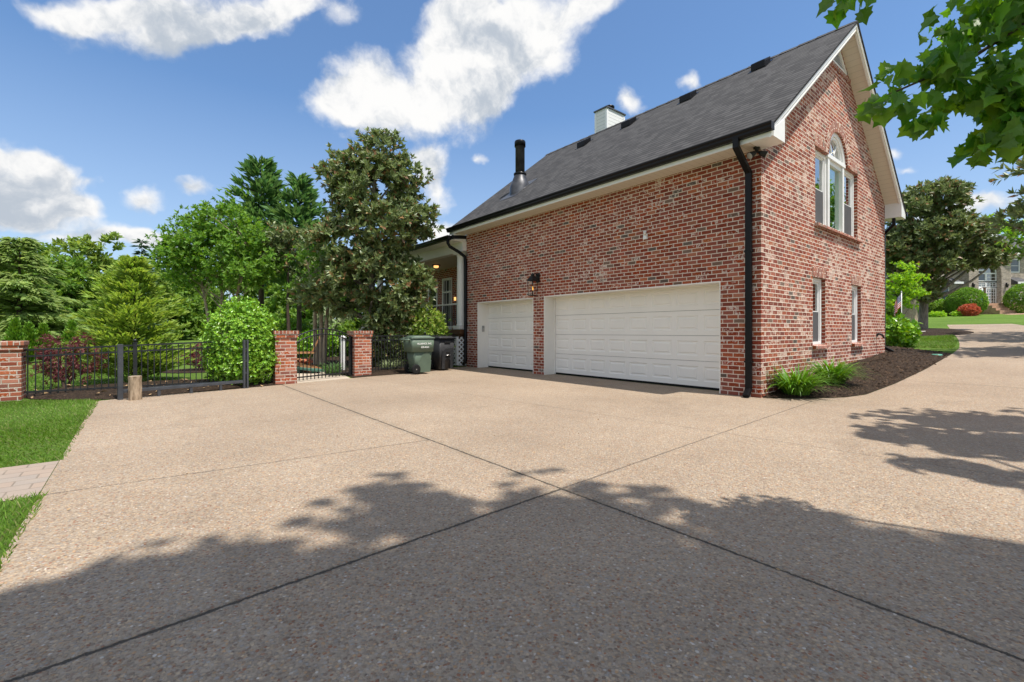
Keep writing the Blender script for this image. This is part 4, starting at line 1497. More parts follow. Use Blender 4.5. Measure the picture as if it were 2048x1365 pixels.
m.lathe([(.05, .52), (.055, .56), (.03, .59), (.012, .61)], 12, Matrix.Translation((X, 0, 0)))
m.build('lantern_roof', 'lamp_black', t)
m = MB()
for a in (-1, 1):
    m.face([(X - .082, a * .082, .01), (X + .082, a * .082, .01), (X + .098, a * .098, .39), (X - .098, a * .098, .39)])
    m.face([(X + a * .082, -.082, .01), (X + a * .082, .082, .01), (X + a * .098, .098, .39), (X + a * .098, -.098, .39)])
m.build('glass', 'lantern_glass', t, recalc=False)
m = MB(); m.tube([(X, 0, .0), (X, 0, .13)], .012, 8); m.build('burner', 'lamp_black', t)
m = MB(); m.lathe([(.004, .13), (.016, .16), (.013, .2), (.003, .25)], 8, Matrix.Translation((X, 0, 0))); m.build('flame', 'gas_flame', t)

# twin flood light under the eave at the corner
t = empty('flood_light', h2w(-.13, .02, EZ), YAW, 'black twin head flood light under the eave beside the near corner downspout', 'flood light')
m = MB(); m.lathe([(.055, 0), (.055, -.03), (.03, -.04), (.03, -.09)], 14); m.build('mount', 'lamp_black', t, recalc=True)
for dx, dy in ((-.10, .05), (.06, -.12)):
    h = MB()
    dv = Vector((dx, dy, -.07)).normalized()
    p0 = Vector((0, 0, -.08))
    h.tube([p0, p0 + dv * .05], .018, 8)
    h.tube([p0 + dv * .04, p0 + dv * .07, p0 + dv * .17], [.03, .042, .062], 14)
    hd = h.build('lamp_head', 'lamp_black', t)
    q = MB(); q.tube([p0 + dv * .168, p0 + dv * .176], [.058, .05], 14); q.build('bulb', 'plain_concrete', hd)

# little white alarm sounder on the garage wall
t = empty('alarm_sounder', h2w(0, 2.40, 3.17), YAW, 'small white alarm sounder high on the garage wall above the double door', 'alarm')
m = MB(); m.hexa([(-.05, -.05, 0), (0, -.07, .0), (0, .05, .0), (-.05, .03, 0), (-.03, -.03, .13), (0, -.05, .13), (0, .05, .13), (-.03, .03, .13)]); m.build('housing', 'white_vinyl', t, bevel=.01)
m = MB(); m.tube([(-.05, -.02, .09), (-.09, -.05, .16)], [.02, .035], 10); m.build('horn', 'white_vinyl', t)
# keypad on the left jamb of the single door
t = empty('door_keypad', h2w(.2, D1[1] - .022, 1.17), YAW, 'grey keypad on the white jamb of the single garage door', 'keypad')
m = MB(); m.box(-.04, .04, -.03, 0, 0, .19); m.build('case', 'keypad_grey', t, bevel=.006)
m = MB(); m.box(-.03, .03, -.034, -.031, .02, .12); m.build('flip_cover', 'plain_concrete', t)
# hose bib on gable wall
t = empty('hose_spigot', h2w(7.25, 0, 1.02), YAW, 'black hose spigot low on the gable wall near its far corner', 'spigot')
m = MB(); m.tube([(0, 0.01, .06), (0, -.06, .09), (.02, -.12, .06), (.06, -.15, -.02)], [.03, .03, .027, .024], 10); m.build('spout', 'lamp_black', t)
m = MB(); m.lathe([(.05, 0), (.05, .012)], 12, Matrix.Translation((0, -.012, .06)) @ Matrix.Rotation(R(90), 4, 'X')); m.build('wall_flange', 'lamp_black', t)
# porch lights
t = empty('ceiling_lamp', h2w(.8, 12.85, 3.86), YAW, 'lit lamp on the porch ceiling behind the magnolia', 'ceiling lamp')
m = MB(); m.lathe([(.17, 0), (.17, -.03), (.14, -.035)], 18); m.build('base', 'lamp_black', t)
m = MB(); m.lathe([(.10, -.036), (.10, -.10), (.07, -.12), (.02, -.125)], 18); m.build('glass_shade', 'warm_lamp', t)
t = empty('wall_sconce', h2w(PB, 12.72, 2.5), YAW, 'lit copper sconce on the porch wall beside the column', 'sconce')
m = MB(); m.box(-.06, 0, -.06, .06, -.1, .18); m.build('backplate', 'bronze_wood', t)
m = MB(); m.box(-.12, -.062, -.035, .035, -.05, .09); m.build('glass_shade', 'warm_lamp', t)


# ------------------------------------------------------------------ pillars, fences, gates
def pillar(x0, y0, w, top, label):
    t = empty('brick_pillar', h2w(x0 + w / 2, y0 + w / 2, 0), YAW, label, 'pillar', 'brick pillars of the fence')
    h = w / 2
    m = MB(); m.box(-h, h, -h, h, -.1, top - .155); m.build('shaft', 'pillar_brick', t)
    m = MB(); m.box(-h - .02, h + .02, -h - .02, h + .02, top - .152, top - .078); m.build('corbel_course', 'pillar_brick', t)
    m = MB(); m.box(-h - .035, h + .035, -h - .035, h + .035, top - .075, top); m.build('cap', 'pillar_brick', t, swap_uv=True, bevel=.006)
    return t


pillar(-10.58, 7.90, .46, 1.01, 'brick pillar on the lawn at the left end of the picket fence')
pillar(-6.21, 7.60, .44, 1.19, 'brick pillar between the clipped round bush and the arched gate')
pillar(-4.17, 8.36, .45, 1.19, 'brick pillar between the arched gate and the green bin')


def picket_fence(p0, p1, ztop, zbot, label, posts=(), sp=.098, group='black picket fences'):
    """p0, p1 plan points in house coordinates; ztop/zbot callables of the distance"""
    a, b = Vector((*p0, 0)), Vector((*p1, 0))
    L = (b - a).length
    d = (b - a) / L
    t = empty('picket_fence', h2w(a.x, a.y, 0), YAW + math.atan2(d.y, d.x), label, 'fence', group)
    m = MB()
    for dz, hh in ((0, .03), (-.115, .03)):
        m.bar((0, 0, ztop(0) + dz), (L, 0, ztop(L) + dz), .028, hh)
    m.bar((0, 0, zbot(0) + .09), (L, 0, zbot(L) + .09), .028, .03)
    m.build('rails', 'fence_black', t)
    m = MB()
    k = sp / 2; i = 0
    while k < L:
        top = ztop(k) - .012 if i % 2 == 0 else ztop(k) - .065
        m.box(k - .008, k + .008, -.008, .008, zbot(k) + .04, top)
        if i % 2: m.hexa([(k - .008, -.008, top), (k + .008, -.008, top), (k + .008, .008, top), (k - .008, .008, top), (k - .001, -.001, top + .02), (k + .001, -.001, top + .02), (k + .001, .001, top + .02), (k - .001, .001, top + .02)])
        k += sp; i += 1
    m.build('picket_panel', 'fence_black', t)
    for k in posts:
        m = MB()
        m.box(k - .03, k + .03, -.03, .03, -.05, ztop(k) + .03)
        q = m.build('post', 'fence_black', t)
        m = MB(); m.box(k - .036, k + .036, -.036, .036, ztop(k) + .03, ztop(k) + .045)
        m.lathe([(.015, 0), (.018, .015), (.032, .035), (.03, .055), (.008, .07)], 12, Matrix.Translation((k, 0, ztop(k) + .043)))
        m.build('finial', 'fence_black', q)
    return t


picket_fence((-10.12, 8.12), (-6.22, 7.86), lambda k: .85 + .045 * min(k, 3.3), lambda k: .02, 'long black picket fence from the lawn pillar to the round bush', posts=(1.52,))
picket_fence((-3.72, 8.62), (-.52, 9.30), lambda k: 1.05, lambda k: .05, 'black picket fence behind the two wheeled bins', posts=(.05, 2.0))

# steel track frame of the sliding gate
a, b = Vector((-8.80, 6.86, 0)), Vector((-6.83, 7.33, 0))
L = (b - a).length
d = (b - a) / L
t = empty('gate_track', h2w(a.x, a.y, 0), YAW + math.atan2(d.y, d.x), 'grey steel gate track frame with two posts standing before the fence', 'gate frame')
m = MB(); m.box(-.035, .035, -.035, .035, -.03, .955); m.build('post', 'gate_grey', t, bevel=.004)
m = MB()
m.box(L - .05, L - .012, -.03, .03, -.03, 1.0); m.box(L + .012, L + .05, -.03, .03, -.03, 1.0)
for z in (.3, .55, .8): m.box(L - .012, L + .012, -.015, .015, z, z + .03)
m.build('double_post', 'gate_grey', t, bevel=.003)
m = MB(); m.box(.036, L - .051, -.025, .025, .115, .165); m.build('bottom_rail', 'gate_grey', t, bevel=.003)
m = MB(); m.box(.036, L - .051, .05, .07, .14, .175); m.build('guide_rail', 'gate_grey', t)
for k in (.27, .52, .77):
    m = MB(); m.box(k * L - .022, k * L + .022, -.02, .02, -.03, .114); m.build('foot', 'gate_grey', t)

# arched walk gate
a, b = Vector((-5.76, 7.86, 0)), Vector((-4.18, 8.56, 0))
L = (b - a).length
d = (b - a) / L
t = empty('arched_gate', h2w(a.x, a.y, 0), YAW + math.atan2(d.y, d.x), 'black arched picket walk gate between two brick pillars', 'gate')


def arc(k): return 1.02 + .22 * (1 - ((k - L / 2) / (L / 2)) ** 2)


m = MB()
m.box(.02, .06, -.02, .02, .04, arc(.04)); m.box(L - .06, L - .02, -.02, .02, .04, arc(.04))
m.box(.06, L - .06, -.015, .015, .09, .12)
for o in (0, -.13):
    m.tube([(k, 0, arc(k) + o) for k in np.linspace(.04, L - .04, 19)], .016, 6)
m.build('frame', 'fence_black', t)
m = MB()
k = .13
while k < L - .08:
    m.box(k - .008, k + .008, -.008, .008, .03, arc(k) - .01); k += .108
m.build('picket_panel', 'fence_black', t)
m = MB(); m.box(L - .019, L + .05, -.045, .045, .0, 1.06); m.build('hinge_post', 'fence_black', t)
m = MB(); m.box(L - .075, L - .02, -.03, .03, .62, .72); m.build('latch', 'fence_black', t)

t = empty('log_stump', h2w(-8.60, 6.72, 0), 0, 'short tan cut log standing against the grey gate post', 'log')
m = MB()
nn = 20
for zz, rr in ((-.03, .098), (.08, .092), (.2, .096), (.31, .091), (.405, .096)):
    for k in range(nn):
        a_ = 2 * PI * k / nn
        r_ = rr * (1 + .04 * math.sin(3 * a_ + zz * 4) + .025 * math.sin(7 * a_))
        m.v.append((r_ * math.cos(a_), r_ * math.sin(a_), zz))
for i in range(4):
    for k in range(nn):
        m.f.append([i * nn + k, i * nn + (k + 1) % nn, (i + 1) * nn + (k + 1) % nn, (i + 1) * nn + k]); m.uv.append(None); m.mi.append(0); m.smooth.append(True)
m.build('log_side', 'log_bark', t)
m = MB(); m.lathe([(.092, .40), (.092, .408), (.05, .411), (.02, .411)], 20); m.build('cut_face', 'tan_bark', t)


# ------------------------------------------------------------------ wheeled bins
def taper_box(m, x0, x1, y0, y1, X0, X1, Y0, Y1, z0, z1, r=.05, n=4):
    """rounded tapered box from a bottom rectangle to a top rectangle"""
    def ring(a, b, c, d, z):
        pts = []
        for cx_, cy_, s in ((b - r, d - r, 0), (a + r, d - r, PI / 2), (a + r, c + r, PI), (b - r, c + r, 3 * PI / 2)):
            for i in range(n + 1):
                t_ = s + PI / 2 * i / n
                pts.append((cx_ + r * math.cos(t_), cy_ + r * math.sin(t_), z))
        return pts
    A, B = ring(x0, x1, y0, y1, z0), ring(X0, X1, Y0, Y1, z1)
    k = len(A)
    b_ = len(m.v)
    m.v += A + B
    for i in range(k):
        j = (i + 1) % k
        m.f.append([b_ + i, b_ + j, b_ + k + j, b_ + k + i]); m.uv.append(None); m.mi.append(0); m.smooth.append(True)
    m.f.append([b_ + i for i in range(k)][::-1]); m.uv.append(None); m.mi.append(0); m.smooth.append(False)
    m.f.append([b_ + k + i for i in range(k)]); m.uv.append(None); m.mi.append(0); m.smooth.append(False)


def wheel_at(parent, c, r, w, name='wheel'):
    """c in bin coordinates, axle along y"""
    M = Matrix.Translation(c) @ Matrix.Rotation(R(90), 4, 'X')
    m = MB(); m.lathe([(r * .68, -w / 2), (r * .93, -w / 2), (r, -w * .3), (r, w * .3), (r * .93, w / 2), (r * .68, w / 2)], 28, M)
    o = m.build(name, 'rubber', parent)
    m = MB()
    m.lathe([(r * .7, -w * .3), (r * .7, w * .3), (r * .6, w * .34)], 28, M)
    for k in range(6):
        a_ = k * PI / 3
        for s in (-1, 1):
            p = Vector((c[0], c[1] + s * w * .36, c[2]))
            m.bar(p + Vector((math.cos(a_), 0, math.sin(a_))) * r * .12, p + Vector((math.cos(a_), 0, math.sin(a_))) * r * .66, .03, .012, (0, 1, 0))
    m.build('hub', 'bin_black', o)
    m = MB(); m.lathe([(.018, -w * .55), (.018, w * .55)], 12, M); m.build('axle_cap', 'steel', o)
    return o


def text_obj(name, body, size, M, mat, parent, width=None):
    cu = bpy.data.curves.new(name, 'FONT')
    cu.body = body; cu.size = size; cu.extrude = .0008; cu.align_x = 'CENTER'; cu.align_y = 'CENTER'; cu.offset = size * .012
    cu.materials.append(MAT[mat])
    tmp = bpy.data.objects.new('lettering_curve', cu); COL.objects.link(tmp)
    bpy.context.view_layer.update()
    me = bpy.data.meshes.new_from_object(tmp.evaluated_get(bpy.context.evaluated_depsgraph_get()))
    bpy.data.objects.remove(tmp)
    o = bpy.data.objects.new(name, me); COL.objects.link(o)
    o.parent = parent
    o.matrix_local = M
    return o


# green bin: local x = forward, local y = left; its side (-y) faces the driveway
t = empty('wheeled_bin', h2w(-2.44, 8.12, 0), YAW + R(-4), 'green wheeled bin with white lettering beside the darker bin', 'bin', 'wheeled bins by the fence')
m = MB()
taper_box(m, -.24, .26, -.27, .27, -.33, .34, -.335, .335, .05, .70, .06)
bd = m.build('body', 'bin_green', t)
m = MB()
taper_box(m, -.40, .36, -.365, .365, -.43, .39, -.385, .385, .64, 1.02, .055)
m.build('upper_body', 'bin_green', t)
m = MB()   # swept flank panel over the wheel
pts = [(-.25, .06), (-.17, .32), (-.03, .55), (.10, .63), (.2, .60), (.265, .5), (.29, .3), (.27, .055), (.0, .05)]
for s in (-1, 1):
    lo = [(p[0], s * (.272 + .065 * (p[1] - .05) / .65 + .012), p[1]) for p in pts]
    hi = [(p[0], s * (.272 + .065 * (p[1] - .05) / .65 - .012), p[1]) for p in pts]
    m.face(lo)
    for i in range(len(pts)):
        j = (i + 1) % len(pts)
        m.face([lo[i], lo[j], hi[j], hi[i]])
m.build('flank_panel', 'bin_green', t)
m = MB()
taper_box(m, -.45, .42, -.405, .405, -.44, .41, -.395, .395, 1.022, 1.05, .06)
taper_box(m, -.40, .40, -.38, .38, -.30, .28, -.26, .26, 1.048, 1.10, .09)
lid = m.build('lid', 'bin_green', t)
m = MB()
m.tube([(-.46, -.36, .985), (-.55, -.34, .99), (-.56, 0, .99), (-.55, .34, .99), (-.46, .36, .985)], .022, 8)
for y in (-.2, .2): m.box(-.5, -.40, y - .05, y + .05, .96, 1.04)
m.build('handle', 'bin_green', t)
for s in (-1, 1): wheel_at(t, (-.24, s * .315, .145), .145, .07)
m = MB(); m.tube([(-.24, -.3, .145), (-.24, .3, .145)], .016, 8); m.build('axle', 'steel', t)
tilt = math.atan2(.02, .38)
for (txt, sz, z, wx) in (('ALLIANCE, INC.', .074, .875, .03), ('330-4331', .078, .775, .05)):
    yy = -(.365 + .02 * (z - .64) / .38) - .002
    Mx = Matrix.Translation((-.0 + wx, yy, z)) @ Matrix.Rotation(R(90) - tilt, 4, 'X')
    text_obj('lettering', txt, sz, Mx, 'letter_white', t)

t.scale = (.84, .84, .96)

# charcoal bin: local x = forward (towards the driveway)
t = empty('wheeled_bin', h2w(-1.34, 8.72, 0), YAW + R(-90 + 3), 'charcoal wheeled bin with a metal lift bar standing next to the porch lattice', 'bin', 'wheeled bins by the fence')
m = MB(); taper_box(m, -.26, .24, -.25, .25, -.33, .29, -.31, .31, .04, .98, .05); m.build('body', 'bin_black', t)
m = MB()   # raised front shield with a rounded shoulder and an opening under the bar
fx_ = lambda z: .243 + .05 * (z - .04) / .94
shield = [(-.20, .05), (-.20, .50), (-.17, .60), (-.08, .675), (.22, .69), (.22, .05), (.12, .05), (.12, .30), (.06, .37), (-.02, .37), (-.09, .32), (-.09, .05)]
lo = [(fx_(z) + .028, y, z) for y, z in shield]; hi = [(fx_(z) - .01, y, z) for y, z in shield]
bm = bmesh.new()
vs = [bm.verts.new(p) for p in lo]
es = [bm.edges.new((vs[i], vs[(i + 1) % len(vs)])) for i in range(len(vs))]
bmesh.ops.triangle_fill(bm, use_beauty=True, use_dissolve=False, edges=es)
for f_ in bm.faces: m.face([v.co.copy() for v in f_.verts])
bm.free()
for i in range(len(lo)):
    j = (i + 1) % len(lo)
    m.face([lo[i], lo[j], hi[j], hi[i]])
m.build('front_shield', 'bin_black', t)
m = MB(); m.box(fx_(.5) + .022, fx_(.5) + .032, -.06, .10, .40, .62); m.build('bar_recess', 'rubber', t)
m = MB(); m.tube([(fx_(.5) + .045, -.07, .47), (fx_(.5) + .045, .11, .47)], .014, 8); m.build('lift_bar', 'steel', t)
m = MB(); m.box(fx_(.88), fx_(.88) + .02, -.11, .12, .86, .885); m.build('grip_rib', 'bin_black', t)
m = MB()
taper_box(m, -.36, .34, -.35, .35, -.36, .34, -.35, .35, .985, 1.01, .05)
taper_box(m, -.34, .32, -.33, .33, -.26, .22, -.25, .25, 1.008, 1.045, .06)
for y in (-.16, .0, .16): m.box(-.22, .2, y - .02, y + .02, 1.045, 1.058)
m.build('lid', 'bin_black', t)
m = MB(); m.tube([(-.36, -.27, .95), (-.43, -.26, .965), (-.43, .26, .965), (-.36, .27, .95)], .018, 8); m.build('handle', 'bin_black', t)
for s in (-1, 1): wheel_at(t, (-.24, s * .29, .13), .13, .06)

t.scale = (.93, .93, .98)

# ------------------------------------------------------------------ behind the gate
t = empty('garden_chair', at(600, 722, 13.3) * 1.0, R(200), 'slatted wooden garden chair on the patio behind the arched gate', 'chair')
t.location.z = 0.0
m = MB()
for i in range(5):
    y = -.24 + i * .12
    m.bar((-.20, y, .33), (-.52, y * 1.12, .98 + .05 * (1 - abs(i - 2) / 2)), .095, .018, (1, 0, .3))
m.build('backrest', 'teak', t)
m = MB()
for i in range(5): m.bar((-.2 + i * .125, -.28, .33 + i * .022), (-.2 + i * .125, .28, .33 + i * .022), .1, .02)
m.build('seat', 'teak', t)
for s in (-1, 1):
    m = MB(); m.box(-.4, .36, s * .34 - .06, s * .34 + .06, .55, .575); m.build('armrest', 'teak', t)
    m = MB(); m.box(.27, .33, s * .33 - .02, s * .33 + .02, 0, .55); m.build('leg', 'teak', t)
    m = MB(); m.bar((.32, s * .27, .38), (-.55, s * .27, .03), .03, .11); m.build('leg', 'teak', t)
# green tapered board and the orange pad behind it
t = empty('patio_board', Vector((-5.75, 13.1, 0.0)), R(-8), 'flat green tapered plastic board leaning low behind the arched gate', 'board')
m = MB()
pl = [(-.45, -.10), (-.2, -.19), (.1, -.2), (.3, -.15), (.52, 0), (.3, .15), (.1, .2), (-.2, .19), (-.45, .10)]
lo = [(x, y, .09 - x * .12) for x, y in pl]; hi = [(x, y, .14 - x * .12) for x, y in pl]
m.face(lo); m.face(hi)
for i in range(len(pl)):
    j = (i + 1) % len(pl); m.face([lo[i], lo[j], hi[j], hi[i]])
m.build('deck', 'green_plastic', t)
m = MB(); m.box(-.3, -.24, -.08, .08, 0.0, .115); m.build('foot', 'green_plastic', t)
m = MB(); m.box(.1, .16, -.08, .08, 0.0, .07); m.build('foot', 'green_plastic', t)
t = empty('patio_cushion', Vector((-6.15, 13.45, 0.0)), R(10), 'orange red cushion on the patio beside the wooden chair', 'cushion')
m = MB(); taper_box(m, -.3, .3, -.25, .25, -.28, .28, -.23, .23, .26, .36, .08); m.build('pad', 'orange_plastic', t)
m = MB(); m.box(-.26, .26, -.2, .2, .0, .255); m.build('base', 'teak', t)
# white post of the arbour
t = empty('arbor_post', Vector((-4.98, 13.6, 0)), YAW, 'square white post on the patio behind the arched gate', 'post')
m = MB(); m.box(-.05, .05, -.05, .05, 0, .98); m.build('shaft', 'white_vinyl', t)
m = MB(); m.box(-.085, .085, -.085, .085, .98, 1.01); m.hexa([(-.07, -.07, 1.01), (.07, -.07, 1.01), (.07, .07, 1.01), (-.07, .07, 1.01), (-.01, -.01, 1.06), (.01, -.01, 1.06), (.01, .01, 1.06), (-.01, .01, 1.06)]); m.build('cap', 'white_vinyl', t)
# stair rail up to the porch
p0, p1 = at(702, 681, 14.2), at(742, 641, 14.9)
t = empty('stair_railing', Vector((p0.x, p0.y, 0)), 0, 'white sloping stair handrail with a post seen over the brick pillar', 'railing')
e = Vector((p1.x - p0.x, p1.y - p0.y, 0))
m = MB(); m.bar((0, 0, p0.z), (e.x, e.y, p1.z), .07, .05); m.build('handrail', 'white_paint', t)
m = MB(); m.bar((e.x, e.y, 0), (e.x, e.y, p1.z + .03), .085, .085, (1, 0, 0)); m.build('post', 'white_paint', t)
m = MB(); m.bar((0, 0, 0), (0, 0, p0.z + .03), .085, .085, (1, 0, 0)); m.build('post', 'white_paint', t)
m = MB()
for i in range(1, 6):
    f_ = i / 6; m.bar((e.x * f_, e.y * f_, .25 + .3 * f_), (e.x * f_, e.y * f_, p0.z + (p1.z - p0.z) * f_ - .02), .02, .02, (1, 0, 0))
m.bar((0, 0, .22), (e.x, e.y, .55), .06, .04); m.build('balusters', 'fence_black', t)


# ------------------------------------------------------------------ plants near the house
def spot(px, depth, dz=0.0):
    x = (px - CX) / F_PX * depth
    return Vector((x, depth, land((x, depth)) + dz))


def hl(x, y, dz=0.0): return h2w(x, y, terr(x, y) + dz)


strap_clump('daylily', 'larger daylily clump of arching green leaves at the near brick corner', 'plant', hl(.66, -.33, .05), 330, .70, .022, 'lily_leaf', 'daylilies by the gable wall', .2, .9)
strap_clump('daylily', 'smaller daylily clump on the mulch side away from the downspout', 'plant', hl(1.92, -.52, .10), 270, .66, .022, 'lily_leaf', 'daylilies by the gable wall', .18, .9)
strap_clump('liriope', 'dark grassy clump inside the arched gate by the right hand pillar', 'plant', h2w(-4.45, 9.25, .0), 260, .5, .012, 'dark_needle', None, .16, .9)
strap_clump('liriope', 'grassy clump behind the picket fence left of the green bin', 'plant', h2w(-2.75, 9.35, .04), 200, .45, .014, 'grey_plant', None, .16, .9)
strap_clump('liriope', 'pale grassy tuft far along the patio near the white post', 'plant', Vector((-4.3, 15.2, .02)), 220, .6, .014, 'grey_plant', None, .2, .9)

shrub('boxwood_ball', 'tall clipped round bright green bush beside the left gate pillar', 'bush', h2w(-6.78, 8.15, 0),
      [(0, 0, .95, .70, .66, .9), (.05, 0, .5, .72, .68, .55)], 'box_leaf', 5200, .062, .036, None, .74, 5, 1.15, rough=.06)
shrub('laurel_hedge', 'yellow green laurel bush behind the charcoal bin under the porch', 'bush', h2w(-1.28, 9.75, 0),
      [(-.1, 0, 1.35, .62, .5, .62), (.15, .0, .9, .55, .5, .6), (-.45, .2, 1.1, .5, .5, .7)], 'laurel_leaf', 1500, .12, .045, None, .6, 5, .9, rough=.08)
shrub('shade_shrub', 'dark shaded shrub between the magnolia and the laurel', 'bush', h2w(-2.3, 10.4, 0),
      [(0, 0, 1.1, .8, .7, .9), (-.5, .2, .8, .6, .6, .7)], 'magnolia_leaf', 1300, .10, .045, None, .6, 5, .9, rough=.08)

broadleaf('red_maple', 'wine red laceleaf maple behind the fence next to the lawn pillar', 'tree', spot(130, 9.5),
          [(.05, 0, .95, .38, .35, .34), (-.2, .1, .62, .48, .42, .3), (.25, -.05, .6, .5, .4, .3), (0, 0, .36, .55, .45, .2)], 'red_leaf', 70, 9, 6, .075, .02, .17, .03,
          [[(0, 0, -.05), (-.12, .03, .35), (-.1, 0, .95)], [(0.03, 0, -.05), (.15, .03, .35), (.1, 0, 1.0)]], 'brown_bark', 'red laceleaf maples', .5, .1, .5, 1.1, .15, 26)
broadleaf('red_maple', 'small red maple farther back, seen between the gate posts', 'tree', spot(400, 14.0),
          [(0, 0, .55, .42, .4, .3), (-.1, 0, .33, .5, .42, .22)], 'red_leaf', 50, 9, 6, .075, .022, .17, .03,
          [[(0, 0, -.05), (-.08, .03, .25), (-.05, 0, .6)], [(0.03, 0, -.05), (.12, .03, .25), (.1, 0, .6)]], 'brown_bark', 'red laceleaf maples', .5, .1, .5, 1.1, .15, 20)

# ------------------------------------------------------------------ trees of the left garden
MAG = [(.3, 0, 6.75, .95, .9, .85), (-1.05, 0, 6.35, .6, .6, .65), (1.25, .1, 6.2, .6, .6, .55), (0, 0, 5.8, 1.7, 1.5, 1.0), (.3, 0, 4.55, 1.85, 1.7, 1.05), (1.75, 0, 4.7, .65, .7, .6),
       (-.9, -.3, 3.9, 1.35, 1.2, .9), (.1, 0, 2.9, 1.95, 1.6, 1.0), (1.35, -.2, 2.5, .85, .9, .75), (-2.15, .1, 2.35, .65, .6, .4), (-1.0, -.3, 2.3, 1.0, .9, .55), (.6, -.5, 1.9, .8, .7, .5)]
MAG = [(a * .9, b * .9, c, d * .84, e * .84, f * .95) for a, b, c, d, e, f in MAG]
broadleaf('magnolia_tree', 'big glossy magnolia with tan leaf backs in front of the porch', 'tree', spot(742, 15.0), MAG, 'magnolia_leaf', 470, 11, 8, .17, .078, .36, .15,
          [[(0, 0, -.1), (.05, 0, 2), (-.05, .05, 4.2), (.2, 0, 6.9)]], 'grey_bark', None, .62, .5, .7, .95, 0, 46)
broadleaf('magnolia_tree', 'small thin magnolia with browning leaves left of the big one', 'tree', spot(575, 17.2),
          [(0, 0, 4.7, .6, .6, .45), (-.3, 0, 4.1, .6, .5, .4), (.5, 0, 3.5, .45, .5, .35)], 'magnolia_leaf', 40, 8, 7, .17, .075, .34, .07,
          [[(.1, 0, -.1), (0, 0, 2.2), (.05, 0, 4.8)]], 'brown_bark', None, .5, .5, .7, .95, 0, 20)
pc = lambda t: 2.1 * (1 - t) ** .7 * min(1, .55 + t * 3) + .12
conifer('cypress_tree', 'tallest dark green conifer peeking left of the magnolia', 'tree', spot(522, 21.5), 9.0, pc, 'dark_needle', 24, 8, .40, .14, 'dark conifers behind the magnolia', .02, .35, .16, 36, z0=.36, flatness=.8, dirup=.35)
conifer('cypress_tree', 'shorter dark conifer close against the left of the magnolia crown', 'tree', spot(598, 21.0), 8.1, lambda t: 1.7 * (1 - t) ** .7 * min(1, .5 + t * 3) + .12, 'dark_needle', 22, 8, .40, .14, 'dark conifers behind the magnolia', .02, .35, .14, 32, z0=.38, flatness=.8, dirup=.35)
CR = [(0, 0, 5.1, .9, .9, .8), (-.85, 0, 4.6, .8, .8, .7), (.85, .1, 4.5, .85, .8, .75), (-1.45, 0, 3.9, .75, .8, .6), (1.5, 0, 3.7, .75, .8, .65), (0, -.4, 4.0, 1.4, 1.2, .8), (-.9, -.2, 3.3, .95, .9, .5), (.8, -.2, 3.2, 1.1, 1, .5), (-.3, 0, 5.75, .3, .3, .35), (.35, 0, 5.9, .22, .22, .35), (-1.75, 0, 4.55, .3, .3, .3)]
broadleaf('crape_myrtle', 'bright green vase shaped tree behind the clipped round bush', 'tree', spot(438, 16.8), CR, 'bright_leaf', 330, 10, 8, .12, .058, .34, .07,
          [[(-.2, 0, -.1), (-.35, 0, 1.4), (-.7, .1, 3.0), (-1.0, 0, 4.6)], [(0, 0, -.1), (0, .1, 1.5), (.05, .1, 3.2), (0, 0, 5.8)], [(.2, 0, -.1), (.35, -.1, 1.4), (.8, 0, 3.0), (1.1, 0, 4.4)]], 'tan_bark', None, .45, .45, .8, 1.0, .1, 48)
conifer('golden_cypress', 'yellow green feathery conifer standing right behind the picket fence', 'tree', spot(268, 10.7), 2.85,
        lambda t: 1.18 * (1 - t) ** .62 * min(1, .8 + t * 2) + .05, 'gold_needle', 26, 11, .14, .045, None, .02, .34, .05, 74, z0=.02, flatness=.75, dirup=.3)
ac = lambda t: .36 * (1 - t) ** .8 * min(1, .7 + t * 2)
for px, h, dp, lab in ((30, 1.5, 15.6, 'leftmost small pyramid arborvitae beyond the lawn pillar'), (57, 1.36, 16.2, 'small pyramid arborvitae second from the left in its row'),
                       (86, 1.34, 16.6, 'small pyramid arborvitae third in its row, touching the red maple'), (143, 1.45, 16.0, 'lone small pyramid arborvitae right of the red maple')):
    conifer('arborvitae', lab, 'shrub', spot(px, dp), h, ac, 'arbor_needle', 26, 11, .10, .045, 'small arborvitae in a row', -.25, .6, .03, 22, z0=.02, flatness=.9, dirup=.8)
conifer('deodar_cedar', 'wide drooping grey green cedar at the far left', 'tree', spot(38, 19.5), 5.0, lambda t: 2.35 * (1 - t) ** .7 + .1, 'cedar_needle', 16, 9, .34, .10, None, .34, .30, .12, 170, z0=.06, flatness=.6, dirup=-.15)
conifer('spruce_tree', 'thin grey conifer with a bare spike top behind the yellow green one', 'tree', spot(283, 24), 5.7, lambda t: 1.3 * (1 - t) ** 1.3 + .04, 'blue_needle', 24, 8, .35, .11, None, .15, .1, .1, 22, z0=.1)


def wood_tree(label, px, depth, top_y, wpx, leaf, group='trees at the back of the garden', low=.12, name='woodland_tree', n=150):
    b = spot(px, depth)
    k = depth / F_PX
    h = CAM_H + (HY - top_y) * k - b.z
    w = wpx * k / 2
    lob = []
    for i in range(9):
        t_ = low + (1 - low) * (i + .5) / 9
        rr = w * (.55 + .45 * math.sin(PI * min(1, .18 + t_ * .78)))
        a_ = i * 2.4
        lob.append((math.cos(a_) * w * .35 * (1 - t_ * .5), math.sin(a_) * w * .35, h * t_ * .93, rr * .72, rr * .72, h * .13))
    lf = .0105 * depth
    broadleaf(name, label, 'tree', b, lob, leaf, n, 8, 6, lf, lf * .5, w * .2, .12 + h * .012, None, 'brown_bark', group, .55, .5, .75, 1.0, .05, 18)


